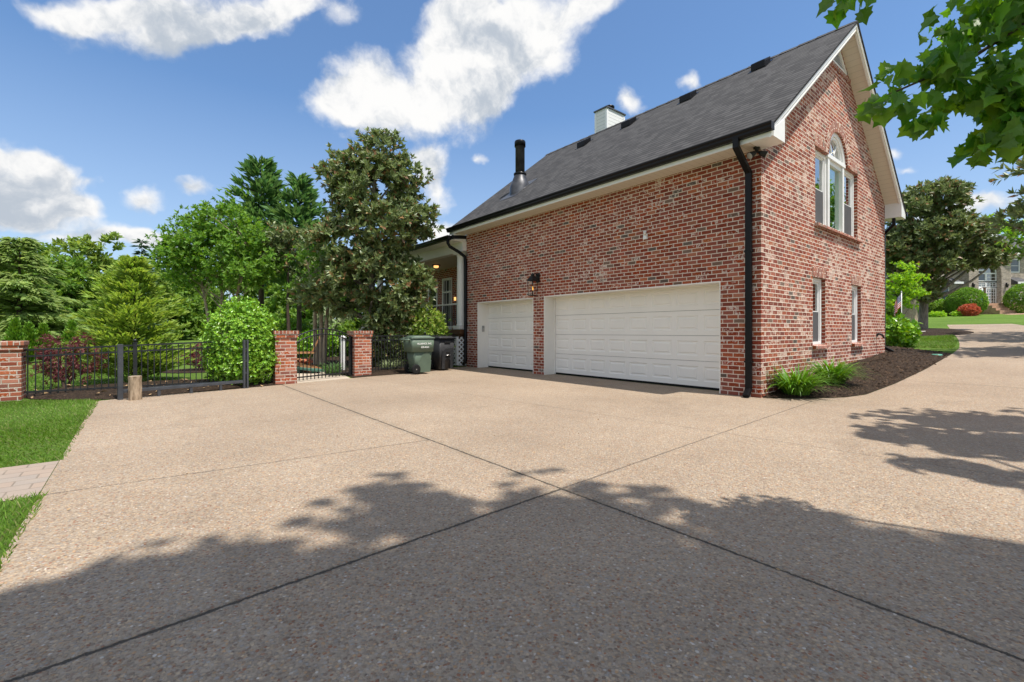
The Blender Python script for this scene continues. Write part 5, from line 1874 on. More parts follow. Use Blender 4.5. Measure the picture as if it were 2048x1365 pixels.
for lab, px, dp, ty, w, lf in (
    ('rounded green woodland tree behind the drooping cedar', 62, 40, 488, 150, 'forest_leaf'),
    ('tall pale olive woodland tree between cedar and yellow conifer', 178, 34, 470, 135, 'olive_leaf'),
    ('green woodland tree filling in below the pale olive one', 120, 30, 545, 130, 'forest_leaf'),
    ('dark blue green woodland tree left of the vase shaped tree', 320, 46, 548, 110, 'blue_needle'),
    ('low green woodland tree behind the bare spike conifer', 245, 42, 520, 120, 'forest_leaf'),
    ('full green woodland tree between the cedar and the pale olive tree', 105, 31, 512, 150, 'forest_leaf'),
    ('green woodland tree directly behind the yellow green conifer', 268, 33, 535, 150, 'olive_leaf'),
    ('low broad woodland tree left of the vase shaped tree', 345, 37, 575, 130, 'forest_leaf'),
    ('pale woodland tree under the first cedar boughs', 20, 30, 530, 140, 'olive_leaf'),
    ('woodland tree at the left edge beyond the cedar', -35, 36, 490, 170, 'forest_leaf'),
    ('woodland tree hidden behind the vase shaped tree', 400, 44, 540, 150, 'forest_leaf'),
    ('woodland tree behind the dark conifers', 520, 40, 500, 150, 'forest_leaf'),
    ('woodland tree seen through the gap above the arched gate', 610, 33, 545, 130, 'forest_leaf'),
    ('woodland tree behind the lower magnolia crown', 700, 38, 520, 150, 'forest_leaf')):
    wood_tree(lab, px, dp, ty, w, lf)
# low planting that closes the view under the crowns
for i, (px, dp, hh, w, lf, lab) in enumerate((
    (200, 22, 1.5, 2.2, 'olive_leaf', 'low olive shrub left of the yellow green conifer'), (318, 40, 1.7, 2.6, 'forest_leaf', 'low green shrub beyond the lawn left of the vase tree'),
    (520, 24, 1.9, 2.4, 'bright_leaf', 'green shrub under the tall dark conifer'), (590, 22, 1.5, 1.6, 'bright_leaf', 'sunlit shrub seen above the left gate pillar'),
    (640, 20.5, 1.0, 2.0, 'box_leaf', 'low bright shrub at the far end of the patio'), (672, 24, 2.2, 2.4, 'grey_plant', 'pale feathery shrub behind the tan stems'),
    (715, 21, 1.6, 1.6, 'forest_leaf', 'dark shrub seen behind the stair handrail'), (30, 24, 1.6, 3.2, 'forest_leaf', 'low shrub under the drooping cedar'), (110, 26, 1.7, 3.2, 'forest_leaf', 'low shrub behind the row of small pyramids'))):
    shrub('garden_shrub', lab, 'bush', spot(px, dp), [(0, 0, hh * .5, w / 2, w / 2, hh * .5), (w * .25, .2, hh * .35, w * .35, w * .35, hh * .38)], lf, 900, .0085 * dp, .0045 * dp, 'low shrubs of the garden', .7, 5, 1.0, rough=.1)
b = spot(640, 15.6)
broadleaf('tan_stem_tree', 'cluster of smooth tan trunks behind the arched gate', 'tree', b, [(0, .3, 3.6, .9, .9, .6), (-.5, .4, 2.9, .6, .6, .4)], 'bright_leaf', 50, 8, 7, .11, .05, .3, .085,
          [[(-.12, 0, -.1), (-.17, 0, 1.2), (-.2, .1, 2.4), (-.5, .1, 3.6)], [(0, .05, -.1), (.02, .05, 1.2), (0, .1, 2.5), (0, .1, 3.8)], [(.12, 0, -.1), (.2, 0, 1.2), (.24, .1, 2.3), (.5, .2, 3.5)]], 'tan_bark', None, .5, .4, .7, 1.0, .05, 16)

# ------------------------------------------------------------------ right side
MGR = [(.7, 0, 6.35, 1.55, 1.5, .85), (-.6, 0, 5.9, 1.0, 1.0, .7), (.4, 0, 4.6, 2.0, 1.9, .95), (2.0, -.2, 4.9, 1.0, 1.0, .7), (2.75, -.3, 3.7, 1.15, 1.1, .65), (.0, 0, 3.3, 1.7, 1.7, .75), (-.4, -.2, 2.1, 1.2, 1.1, .5), (-1.1, 0, 4.0, 1.0, 1, .8)]
MGR = [(a * .9, b * .9, c, d * .84, e * .84, f * .9) for a, b, c, d, e, f in MGR]
broadleaf('magnolia_tree', 'broad magnolia with a stout grey trunk on the lawn right of the gable', 'tree', Vector((19.85, 22.35, land((19.85, 22.35)))), MGR, 'magnolia_leaf', 450, 10, 8, .21, .095, .38, .24,
          [[(.06, 0, -.1), (0, 0, .12), (.05, 0, 1.3), (.1, .1, 2.6), (.3, 0, 4.4), (.6, 0, 6.4)]], 'grey_bark', None, .62, .5, .7, .95, 0, 46)
broadleaf('shade_tree', 'pale trunked tree standing behind the right magnolia', 'tree', Vector((27.75, 32.35, land((27.75, 32.35)))),
          [(.3, 0, 4.2, 2.0, 2.0, 1.1), (-.8, .2, 3.6, 1.3, 1.3, .8), (.4, 0, 5.6, 1.4, 1.4, .9)], 'magnolia_leaf', 90, 8, 7, .3, .11, .5, .5,
          [[(0, 0, -.1), (.05, 0, 1.2), (.2, 0, 2.6), (.3, 0, 5.4)]], 'tan_bark', None, .6, .5, .7, .95, 0, 24)
broadleaf('dogwood_tree', 'small lime green tree close to the far gable corner', 'tree', spot(1803, 17.6),
          [(.05, 0, 2.75, .4, .5, .3), (.4, 0, 2.35, .42, .5, .22), (-.2, 0, 2.2, .5, .5, .35), (.15, -.1, 1.8, .45, .5, .25), (-.15, 0, 1.45, .45, .5, .25)], 'lime_leaf', 75, 8, 7, .085, .045, .2, .045, None, 'brown_bark', None, .45, .4, .5, 1.1, .1, 24)
shrub('hydrangea', 'big leaved bright green shrub by the far corner downspout', 'bush', spot(1792, 15.9), [(0, 0, .5, .52, .5, .48), (-.1, 0, .35, .55, .5, .35)], 'box_leaf', 420, .15, .1, None, .7, 5, 1.1, rough=.06)

# flag
t = empty('garden_flag', spot(1803, 17.0), 0, 'drooping stars and stripes flag on a white pole by the lime green tree', 'flag')
zb = CAM_H + (HY - 585) / F_PX * 17 - t.location.z
m = MB(); m.tube([(0, 0, -.1), (0, 0, zb)], .014, 8); m.lathe([(.005, zb), (.025, zb + .02), (.005, zb + .045)], 10); m.build('pole', 'white_vinyl', t)
g = G('flag_cloth')
uvn = g.n('UVMap').outputs[0]
sx = g.n('SeparateXYZ', _0=uvn)
U_, V_ = sx.outputs[0], sx.outputs[1]
stripe = g.math('GREATER_THAN', g.math('FRACT', g.math('MULTIPLY', V_, 6.5)), 0.4999)
colr = g.mix(stripe, (0.55, 0.03, 0.05, 1), (0.8, 0.8, 0.8, 1))
stars = g.n('TexVoronoi', dict(feature='F1'), Vector=g.n('Mapping', _0=uvn, Scale=(15, 13, 1)).outputs[0], Scale=1.0, Randomness=0.0).outputs[0]
canton = g.mix(g.math('LESS_THAN', stars, .27), (0.02, 0.03, 0.16, 1), (0.8, 0.8, 0.8, 1))
inc = g.math('MULTIPLY', g.math('LESS_THAN', U_, .42), g.math('GREATER_THAN', V_, .4615))
MAT['flag_cloth'] = g.done(g.bsdf(g.mix(inc, colr, canton), .8, .2))
nx_, nz_ = 22, 14
V, Fc, UVs = [], [], []
for j in range(nz_ + 1):
    for i in range(nx_ + 1):
        a_, c_ = i / nx_, j / nz_
        # hangs folded: the fly end drops beside the pole
        V.append((-.018 - .27 * a_ ** .8 + .02 * math.sin(a_ * 14), .05 * math.sin(a_ * 11 + c_ * 2) * a_, zb - .06 - .46 * (1 - c_) - .42 * a_ ** 1.1))
        UVs.append((a_, c_))
m = MB()
for j in range(nz_):
    for i in range(nx_):
        q = [j * (nx_ + 1) + i, j * (nx_ + 1) + i + 1, (j + 1) * (nx_ + 1) + i + 1, (j + 1) * (nx_ + 1) + i]
        m.face([V[k] for k in q], uv=[UVs[k] for k in q], smooth=True)
m.build('cloth', 'flag_cloth', t, recalc=False)

t = empty('landscape_light', spot(1829, 21.2, .1), 0, 'small black landscape spot light under the right magnolia', 'spot light')
m = MB(); m.tube([(0, 0, -.1), (0, 0, .18)], .018, 8); m.build('stake', 'lamp_black', t)
m = MB(); m.tube([(-.06, 0, .30), (-.02, 0, .2), (.03, 0, .12)], [.06, .06, .03], 12); m.build('lamp_head', 'lamp_black', t)
t = empty('flat_stone', spot(1838, 20.6, .08), R(20), 'pale flat stone on the mulch below the right magnolia', 'stone')
m = MB(); taper_box(m, -.30, .30, -.2, .2, -.24, .24, -.15, .15, -.05, .07, .08); m.build('slab', 'plain_concrete', t)
t = empty('valve_cover', hl(8.75, -1.02, .02), R(30), 'small green valve cover at the edge of the mulch bed', 'cover')
m = MB(); taper_box(m, -.14, .14, -.1, .1, -.12, .12, -.085, .085, -.03, .045, .04); m.build('lid', 'cover_green', t)


# ------------------------------------------------------------------ the pale brick house across the lawn
NY = 46.0
K = NY / F_PX


def nx(px): return (px - CX) * K


def nz(py): return CAM_H + (HY - py) * K


NG = nz(628)
nb = empty('pale_brick_house', Vector((nx(1980), NY, NG)), 0, 'distant pale brick house with an arched entrance across the lawn', 'house')


def q_(px, py=None):
    return nx(px) - nx(1980)


def w_(py): return nz(py) - NG


FL = w_(608)
bx0, bx1 = q_(1938), q_(2022)
ax0, ax1 = q_(1957), q_(2003)
ac_ = (ax0 + ax1) / 2
ar = (ax1 - ax0) / 2
spr = w_(546)
m = MB()
arch = [(ax0, FL), (ax1, FL)] + [(ac_ + ar * math.cos(a), spr + ar * math.sin(a)) for a in np.linspace(0, PI, 21)]
top = w_(503)
filled([(bx0, -.5), (bx1, -.5), (bx1, top), ((bx0 + bx1) / 2, top + 1.7), (bx0, top)], [arch], 'y', 0.0, m)
m.face([(bx1, 0, -.5), (bx1, 1.0, -.5), (bx1, 1.0, top), (bx1, 0, top)]); m.face([(bx0, 0, -.5), (bx0, 1.0, -.5), (bx0, 1.0, top), (bx0, 0, top)])
n_ = len(arch)
for i in range(n_):
    a_, c_ = arch[i], arch[(i + 1) % n_]
    m.face([(a_[0], 0, a_[1]), (c_[0], 0, c_[1]), (c_[0], .45, c_[1]), (a_[0], .45, a_[1])])
m.build('entrance_wall', 'pale_brick', nb)
m = MB()
rw = rect(q_(2034), q_(2062), w_(543), w_(515))
rw2 = rect(q_(2080), q_(2108), w_(543), w_(515)); rw3 = rect(q_(2034), q_(2062), w_(602), w_(568)); rw4 = rect(q_(2080), q_(2108), w_(602), w_(568))
filled([(bx1, -.5), (q_(2140), -.5), (q_(2140), top), (bx1, top)], [rw, rw2, rw3, rw4], 'y', 1.0, m)
m.face([(q_(2140), 1.0, -.5), (q_(2140), 11, -.5), (q_(2140), 11, top), (q_(2140), 1.0, top)])
m.build('wall', 'pale_brick', nb)
m = MB()
filled([(q_(1820), -.5), (bx0, -.5), (bx0, top), (q_(1820), top)], [rect(q_(1870), q_(1898), w_(543), w_(515)), rect(q_(1900), q_(1918), w_(602), w_(568))], 'y', 1.0, m)
m.face([(q_(1820), 1.0, -.5), (q_(1820), 11, -.5), (q_(1820), 11, top), (q_(1820), 1.0, top)])
m.build('wall', 'pale_brick', nb)
m = MB(); m.box(q_(1822), q_(2138), 1.6, 1.7, 0, top - .1); m.build('interior', 'dark_interior', nb)
# roofs
m = MB()
ez, rz = top + .05, w_(455) + 1.35
x0, x1 = q_(1812), q_(2148)
ry = 6.0
A0, A1 = (x0, .6, ez), (x1, .6, ez)
R0, R1 = (q_(1905), ry, rz), (q_(2060), ry, rz)
B0, B1 = (x0, 11.4, ez), (x1, 11.4, ez)
m.face([A0, A1, R1, R0], uv=[(A0[0], 0), (A1[0], 0), (R1[0], 8), (R0[0], 8)])
m.face([A1, B1, R1], uv=[(0, 0), (11, 0), (5, 8)]); m.face([B0, A0, R0], uv=[(0, 0), (11, 0), (5, 8)])
m.face([B1, B0, R0, R1], uv=[(0, 0), (12, 0), (10, 8), (4, 8)])
ridge = top + 1.72
mx = (bx0 + bx1) / 2
for s, xe in ((-1, bx0 - .35), (1, bx1 + .35)):
    zz = ridge - (1.7 / (mx - bx0)) * abs(xe - mx)
    m.face([(xe, -.35, zz + .03), (mx, -.35, ridge + .03), (mx, 5.0, ridge + .03), (xe, 5.0, zz + .03)], uv=[(0, 0), (0, 3), (5, 3), (5, 0)])
nr = m.build('roof', 'grey_shingle', nb)
m = MB()
for s, xe in ((-1, bx0 - .38), (1, bx1 + .38)):
    zz = ridge - (1.7 / (mx - bx0)) * abs(xe - mx)
    m.bar((xe, -.37, zz - .1), (mx, -.37, ridge - .1), .05, .26, (0, 0, 1))
    m.box(xe - .5 if s > 0 else xe - .1, xe + .1 if s > 0 else xe + .5, -.36, .0, top - .15, top + .12)
m.box(bx1 + .36, x1, .52, .62, top - .18, top + .12); m.box(x0, bx0 - .36, .52, .62, top - .18, top + .12)
m.build('fascia', 'white_vinyl', nb)


def nwin(x0, x1, z0, z1, y, name, vs=(), hs=(), w=.09, mat='dark_glass'):
    f = MB()
    f.box(x0, x0 + w, y, y + .1, z0, z1); f.box(x1 - w, x1, y, y + .1, z0, z1); f.box(x0 + w, x1 - w, y, y + .1, z1 - w, z1); f.box(x0 + w, x1 - w, y, y + .1, z0, z0 + w)
    for v_ in vs: f.box(v_ - .02, v_ + .02, y + .03, y + .07, z0 + w, z1 - w)
    for h_ in hs: f.box(x0 + w, x1 - w, y + .028, y + .068, h_ - .02, h_ + .02)
    o = f.build(name, 'white_vinyl', nb)
    p = MB(); p.box(x0 + w, x1 - w, y + .05, y + .055, z0 + w, z1 - w); p.build('pane', mat, o)
    return o


for rc_ in (rw, rw2, rw3, rw4): nwin(rc_[0][0], rc_[1][0], rc_[0][1], rc_[2][1], 1.02, 'window', (), ((rc_[0][1] + rc_[2][1]) / 2,), .09, 'sky_glass')
nwin(q_(1870), q_(1898), w_(543), w_(515), 1.02, 'window', (), (w_(529),), .09, 'sky_glass'); nwin(q_(1900), q_(1918), w_(602), w_(568), 1.02, 'window', (), (w_(585),), .09, 'sky_glass')
y = .46
mid = q_(1981.5)
nwin(ax0 + .01, mid, w_(562), w_(540), y, 'entrance_window', (), (), .08, 'sky_glass')
nwin(mid, ax1 - .01, w_(562), w_(546), y, 'entrance_window', ((mid + ax1) / 2,), (w_(554),), .08)
nwin(ax0 + .01, mid, w_(574), w_(564.5), y, 'transom_window', (ax0 + .4, ax0 + .8), (w_(569),), .06)
nwin(mid, ax1 - .01, w_(574), w_(564.5), y, 'transom_window', (mid + .35, mid + .7), (w_(569),), .06)
nwin(mid, ax1 - .01, FL + .02, w_(575), y, 'sidelight_window', (mid + .3, mid + .55, mid + .8), [FL + .02 + .28 * k for k in range(1, 6)], .09)
m = MB()
m.prism([(ac_ + (ar - .02) * math.cos(a), spr + .02 + (ar - .02) * math.sin(a)) for a in np.linspace(0, PI, 21)], 1, y + .05, y + .06)
fg = m.build('fanlight', 'dark_glass', nb)
m = MB()
m.tube([(ac_ + (ar - .05) * math.cos(a), y + .03, spr + (ar - .05) * math.sin(a)) for a in np.linspace(0, PI, 21)], .06, 6)
m.bar((ac_, y + .03, spr), (ac_, y + .03, spr + ar), .06, .06, (1, 0, 0)); m.box(ax0, ax1, y - .01, y + .1, spr - .06, spr + .05)
m.build('fanlight_bars', 'white_vinyl', fg)
m = MB(); m.box(ax0 + .02, mid - .01, y + .02, y + .1, FL, w_(575)); m.build('door_frame', 'bronze_wood', nb)
m = MB(); m.box(ax0 + .22, mid - .2, y, y + .018, FL + .1, w_(577)); dr_ = m.build('door', 'green_plastic', nb)
dr_['label'] = 'dark green glazed front door with a wreath'
m = MB()
m.tube([(ax0 + .6 + .2 * math.cos(a), y - .05, FL + 1.45 + .2 * math.sin(a)) for a in np.linspace(0, 2 * PI, 17)], .06, 6)
m.tube([(ax0 + .45, y - .09, FL + 1.5), (ax0 + .6, y - .12, FL + 1.4), (ax0 + .75, y - .09, FL + 1.5)], .05, 6)
m.build('wreath', 'letter_white', dr_)
for px in (1945, 2012):
    m = MB(); x = q_(px)
    m.hexa([(x - .05, -.17, w_(576)), (x + .05, -.17, w_(576)), (x + .05, -.06, w_(576)), (x - .05, -.06, w_(576)), (x - .085, -.2, w_(569)), (x + .085, -.2, w_(569)), (x + .085, -.03, w_(569)), (x - .085, -.03, w_(569))])
    m.box(x - .03, x + .03, -.1, 0, w_(569), w_(566))
    m.build('lantern', 'lamp_black', nb)
m = MB()
for i in range(4):
    zt = FL * (i + 1) / 4
    m.box(q_(1957) - .2, q_(2010) + .3, -2.2 + i * .36, -2.2 + (i + 1) * .36, -.4, zt)
m.box(q_(1957) - .2, q_(2010) + .3, -.76, .45, -.4, FL - .004)
m.build('steps', 'path_brick', nb)
for (xa, xb) in ((1905, 1922), (2032, 2062)):
    m = MB()
    za = w_(568)
    m.hexa([(q_(xa), -.2, za), (q_(xb), -.2, za), (q_(xb), 1.0, za), (q_(xa), 1.0, za), (q_(xa), -.2, za + .16), (q_(xb), -.2, za + .16), (q_(xb) - .2, .98, za + .75), (q_(xa) + .2, .98, za + .75)])
    o = m.build('bay_roof', 'grey_shingle', nb)
    m = MB(); m.box(q_(xa) - .04, q_(xb) + .04, -.25, -.19, za - .02, za + .18); m.build('fascia', 'white_vinyl', o)

sheet('neighbor_walk', [w2h((nx(1905), NY - 4.6)), w2h((nx(1945), NY - 6.0)), w2h((nx(2140), NY - 6.0)), w2h((nx(2140), NY - 2.0)), w2h((nx(1960), NY - 2.0)), w2h((nx(1945), NY - 3.6))], .012, 'path_brick')
for px, dp, r_, hh, mt, lab, nm in (
    (1933, 43.6, 1.38, 2.5, 'bright_leaf', 'big clipped round bush left of the distant entrance', 'round_bush'),
    (2056, 43.6, 1.55, 2.7, 'bright_leaf', 'big clipped round bush right of the distant entrance', 'round_bush')):
    shrub(nm, lab, 'bush', spot(px, dp), [(0, 0, hh * .5, r_, r_, hh * .52)], mt, 3000, .12, .07, 'clipped bushes by the pale house', .93, 5, 1.0, rough=.04)
shrub('rust_bush', 'small rust red bush in front of the distant clipped bush', 'bush', spot(1938, 41.6), [(0, 0, .5, .68, .6, .48)], 'rust_leaf', 1100, .12, .05, None, .85, 5, 1.0, rough=.06)
for px, dp, w, hh, mt, lab in ((1888, 46.5, 3.2, 1.5, 'box_leaf', 'low light green hedge under the right magnolia branches'), (1860, 48, 3.0, 1.9, 'forest_leaf', 'dark hedge behind the magnolia trunk'),
                               (1822, 46, 3.4, 2.4, 'forest_leaf', 'dark hedge left of the pale tree trunk'), (1785, 42, 3.4, 2.6, 'forest_leaf', 'dark hedge behind the flag'), (1905, 44.8, 2.2, 1.3, 'forest_leaf', 'dark low hedge joining the left clipped bush')):
    shrub('hedge', lab, 'hedge', spot(px, dp), [(-w * .3, 0, hh * .5, w * .32, .8, hh * .5), (0, 0, hh * .5, w * .35, .85, hh * .52), (w * .3, 0, hh * .5, w * .32, .8, hh * .5)], mt, 1700, .17, .09, 'hedges before the pale house', .85, 5, 1.0, rough=.06)
for px, dp, mt, lab in ((1868, 42.5, 'lime_leaf', 'tiny lime plant left along the distant bed'), (1880, 41.9, 'lime_leaf', 'tiny lime plant second along the distant bed'), (1915, 42.0, 'lime_leaf', 'tiny lime plant beside the rust red bush')):
    shrub('border_plant', lab, 'plant', spot(px, dp), [(0, 0, .2, .42, .35, .22)], mt, 220, .12, .06, 'border plants of the pale house', .7, 4, 1.0, 3, rough=.05)
for lab, px, dp, ty, w, lf in (('lime green tree rising behind the distant roof', 1975, 62, 432, 110, 'lime_leaf'), ('tree behind the distant house hidden by the right magnolia', 1900, 66, 452, 120, 'forest_leaf'),
                               ('woodland tree far behind the gable at the right', 1790, 60, 520, 120, 'forest_leaf'), ('lime green tree behind the distant roof at the right edge', 2060, 66, 440, 110, 'lime_leaf')):
    wood_tree(lab, px, dp, ty, w, lf, 'trees behind the pale house')

# magnolia at the right edge of the view
MR = [(.2, 0, 5.6, 1.3, 1.3, .8), (-1.2, -.2, 4.7, 1.0, 1.0, .8), (-.6, .1, 3.7, 1.5, 1.5, .8), (.9, 0, 4.2, 1.7, 1.6, 1.0), (.4, 0, 2.7, 1.6, 1.5, .6)]
broadleaf('magnolia_tree', 'magnolia leaning into view at the right edge above the driveway', 'tree', Vector((15.5, 12.0, land((15.5, 12.0)))), MR, 'magnolia_leaf', 110, 9, 8, .22, .08, .42, .16,
          [[(0, 0, -.1), (.05, 0, 1.6), (.1, .1, 3.2), (.2, 0, 5.6)]], 'grey_bark', None, .6, .5, .7, .95, 0, 30)

broadleaf('shade_tree', 'tall green tree beyond the right edge, seen mirrored in the gable windows', 'tree', Vector((20.5, 14.2, land((20.5, 14.2)))),
          [(0, 0, 5.5, 2.6, 2.6, 2.0), (-.5, 1.5, 4.0, 2.0, 2.0, 1.5), (.6, -.8, 7.2, 2.0, 2.0, 1.5), (1.5, 2.5, 5.5, 2.2, 2.2, 2.0)], 'forest_leaf', 190, 9, 7, .22, .12, .6, .2, None, 'brown_bark', None, .5, .5, .75, 1.0, .05, 24)

# maple beside the camera: its crown shades the near driveway, its low boughs hang into the view
mp = empty('maple_tree', Vector((4.9, .2, 0)), 0, 'leafy maple whose low boughs hang into the upper right corner', 'tree')
o0 = Vector((4.9, .2, 0))
HI = [(.15, .75, 5.0, 1.0, .95, .4), (1.05, 1.55, 5.0, .9, .9, .4), (2.0, 1.5, 5.05, .95, .8, .4), (3.0, 1.0, 5.0, 1.0, .9, .4), (4.0, .6, 5.1, 1.1, .8, .45),
      (-.2, -.6, 5.0, 1.2, 1.2, .5), (1.3, -.1, 5.3, 1.6, 1.3, .5), (3.0, -.5, 5.4, 1.6, 1.2, .6), (1.2, -1.9, 5.7, 2.0, 1.3, .7), (-.3, -2.0, 5.2, 1.2, 1.2, .6), (3.2, -2.0, 5.8, 1.7, 1.3, .7), (5.2, -.6, 5.8, 1.3, 1.2, .7),
      (6.3, 3.75, 5.5, .75, .8, .25), (5.5, 2.65, 5.5, .5, .5, .2), (7.6, 4.6, 5.6, 1.1, .85, .3), (7.0, 3.4, 5.6, 1.0, .9, .3), (8.8, 4.2, 5.8, 1.0, .9, .4),
      (1.6, .5, 5.1, 1.3, 1.0, .35), (.5, .1, 5.2, 1.1, 1.0, .35), (-.5, -.1, 4.9, .75, .8, .35), (-.7, -1.1, 5.0, 1.0, 1.0, .4), (.4, -1.1, 5.4, 1.1, .9, .35), (2.4, .5, 5.3, 1.0, .8, .3), (3.6, -.2, 5.3, 1.2, .9, .35), (2.0, -.9, 5.2, 1.3, 1.0, .35)]
HI = [q if 12 <= i < 18 else (q[0] + 1.38, q[1] - 1.14, q[2] + 4.5, q[3], q[4], q[5]) for i, q in enumerate(HI)]
LO = [(2.72, 2.62, 2.93, .36, .28, .22), (2.33, 2.6, 2.66, .24, .2, .10), (2.12, 2.6, 2.47, .15, .14, .05), (2.62, 2.6, 2.55, .28, .24, .12), (2.76, 2.6, 2.27, .18, .18, .12), (2.32, 2.6, 2.36, .07, .1, .05), (2.9, 2.65, 2.62, .25, .24, .22), (1.93, 2.62, 3.06, .12, .1, .05), (2.95, 2.62, 3.1, .3, .28, .2), (2.85, 2.6, 2.42, .16, .2, .14)]
LO = [(a * .9, b * .9, CAM_H + (c - CAM_H) * .9, d * .9, e * .9, f * .9) for a, b, c, d, e, f in LO]
Pc, Ac, Cc = clumped(HI, 1150, 9, .36, .0, .6, .55)
p, dd, nn = rosettes(Pc, Ac, 6, .13, 1.0, .25)
lw = np.array(LO)
NLO = 900
kk = RNG.choice(len(LO), size=NLO, p=(lambda w: w / w.sum())((lw[:, 3] * lw[:, 4] * lw[:, 5]) ** .6))
Pl = lw[kk, :3] + rdir(NLO) * (RNG.random((NLO, 1)) ** .4) * lw[kk, 3:6]
Dl = rdir(NLO) * .7 + np.array([-.25, -.1, -.75])
Nl = rdir(NLO) + np.array([.1, -.6, .7])
P = np.concatenate([p, Pl]) - np.array([o0.x, o0.y, 0])
D = np.concatenate([dd, Dl]); Nn = np.concatenate([nn, Nl])
s = np.concatenate([.14 * (.75 + .5 * RNG.random(len(p))), .078 * (.6 + .7 * RNG.random(NLO))])
leaves('crown', P, D, Nn, s, s * 1.05, 'maple_leaf', mp, T_MAPLE)
m = MB()
trk = [(0, 0, -.1), (.05, 0, 2.0), (-.05, .05, 4.2), (-.5, -.4, 7.0), (-1.4, -1.0, 10.0)]
m.tube(trk, [.32, .24, .2, .13, .04], 12, cap=False)
limb_tubes(m, trk, .16, [Vector(q[:3]) - o0 for q in HI] + [Vector(c) - o0 for c in Cc[:24]], .07)
for pts in ([(4.85, .25, 3.3), (4.0, 1.6, 3.6), (2.9, 2.25, 2.95), (2.34, 2.36, 2.57), (1.89, 2.34, 2.37)], [(3.15, 2.1, 3.1), (2.7, 2.34, 2.55), (2.48, 2.34, 2.19)], [(2.9, 2.25, 3.0), (2.34, 2.34, 2.9), (1.76, 2.36, 2.9)]):
    m.tube([Vector(q) - o0 for q in pts], [.03, .02, .012, .008, .004][:len(pts)] if len(pts) == 5 else [.014, .008, .004], 6, cap=False)
m.build('trunk', 'brown_bark', mp, recalc=False)

# ------------------------------------------------------------------ sky, sun, camera
w = bpy.data.worlds.new('World')
SC.world = w
w.use_nodes = True
nt = w.node_tree
nt.nodes.clear()


class WG(G):
    def __init__(self, nt):
        self.nt = nt


g = WG(nt)
TO_SUN = Vector((.307, -.253, 1.0)).normalized()
sun_el = math.asin(TO_SUN.z)
sun_az = math.atan2(TO_SUN.x, TO_SUN.y)
sky = g.n('TexSky', dict(sky_type='NISHITA', sun_disc=False, sun_elevation=sun_el, sun_rotation=sun_az, altitude=50, air_density=1.0, dust_density=0.7, ozone_density=2.2))
co = g.n('TexCoord').outputs['Generated']
wn1 = g.noise(co, 5.0, 5, .6, out=1)
warp = g.n('VectorMath', dict(operation='MULTIPLY_ADD'), _0=g.n('VectorMath', dict(operation='SUBTRACT'), _0=wn1, _1=(.5, .5, .5)).outputs[0], _1=(.11, .11, .11), _2=co).outputs[0]


def blob(px, py, rx, ry, rot=0.0):
    """soft ellipse of cloud in a direction of the sky"""
    v = Vector(((px - CX) / F_PX, 1.0, (HY - py) / F_PX))
    L = v.length
    d = v / L
    r = Vector((1, 0, 0)); r = (r - d * r.dot(d)).normalized()
    u = r.cross(d)
    c_, s_ = math.cos(R(rot)), math.sin(R(rot))
    r2, u2 = r * c_ + u * s_, u * c_ - r * s_
    M = Matrix((r2, d, u2)).transposed()
    k = 1.0 / (F_PX * L ** 1.5)
    mp_ = g.n('Mapping', dict(vector_type='TEXTURE'), _0=warp, Location=d, Rotation=M.to_euler(), Scale=(rx * k, .9, ry * k))
    return g.n('TexGradient', dict(gradient_type='SPHERICAL'), _0=mp_.outputs[0]).outputs[1]


def total(rows):
    acc = None
    for r in rows:
        wt = r[5] if len(r) > 5 else 1.0
        b = g.math('MULTIPLY', blob(*r[:5]), wt)
        acc = b if acc is None else g.math('ADD', acc, b)
    return acc


CL = [(1000, 60, 170, 100, 0, 1.0), (1100, 50, 125, 90, 15, 1.0), (1190, 5, 85, 42, 15, .9), (1120, 130, 85, 60, 20, .9), (920, 60, 105, 100, 0, 1.05), (940, 150, 135, 95, 0, 1.15), (860, 130, 80, 60, 0, .75), (1030, 150, 105, 80, 30, .8),
      (960, 230, 105, 60, 20, .8), (740, 185, 120, 80, 10, 1.15), (670, 215, 95, 46, 10, 1.0), (800, 220, 125, 58, 0, .9), (870, 200, 90, 70, 0, .8), (860, 330, 52, 64, 0, .9), (885, 385, 42, 50, 0, .75),
      (830, 300, 36, 30, 0, .7), (740, 265, 110, 24, 0, .4),
      (330, 25, 270, 72, 8, 1.0), (200, 5, 190, 48, 5, .8), (430, 55, 165, 52, 12, .8), (540, 25, 135, 58, 10, .9), (600, 5, 80, 36, 0, .7), (90, 10, 100, 36, -25, .5),
      (30, 370, 150, 90, 0, 1.0), (110, 350, 62, 56, 0, .95), (60, 410, 150, 60, 0, .7), (70, 320, 36, 30, 0, .6), (15, 310, 70, 46, 0, .6), (110, 435, 135, 56, 5, 1.05), (165, 430, 56, 34, 0, .7), (40, 445, 160, 46, 0, .75),
      (290, 412, 58, 42, 10, 1.05), (385, 374, 48, 28, 0, .85), (255, 475, 90, 34, 0, .8), (335, 485, 70, 34, 0, .8), (140, 490, 200, 38, 0, .7),
      (1380, 168, 34, 28, 0, .85), (1268, 212, 36, 40, 0, .85), (1990, 420, 90, 38, 0, 1.0), (1900, 440, 140, 36, 0, .8), (1800, 300, 26, 20, 0, .6), (880, 470, 70, 40, 0, .9), (965, 312, 20, 15, 0, .7),
      (185, 382, 36, 18, 0, .55), (690, 30, 44, 50, 0, .45), (1830, 335, 42, 18, 0, .6)]
dens = total(CL)
n1 = g.noise(warp, 8.5, 10, .60)
toward = tuple(TO_SUN * .022)
n1s = g.noise(g.n('VectorMath', dict(operation='ADD'), _0=warp, _1=toward).outputs[0], 8.5, 6, .60)
n2 = g.noise(co, 34.0, 6, .65)
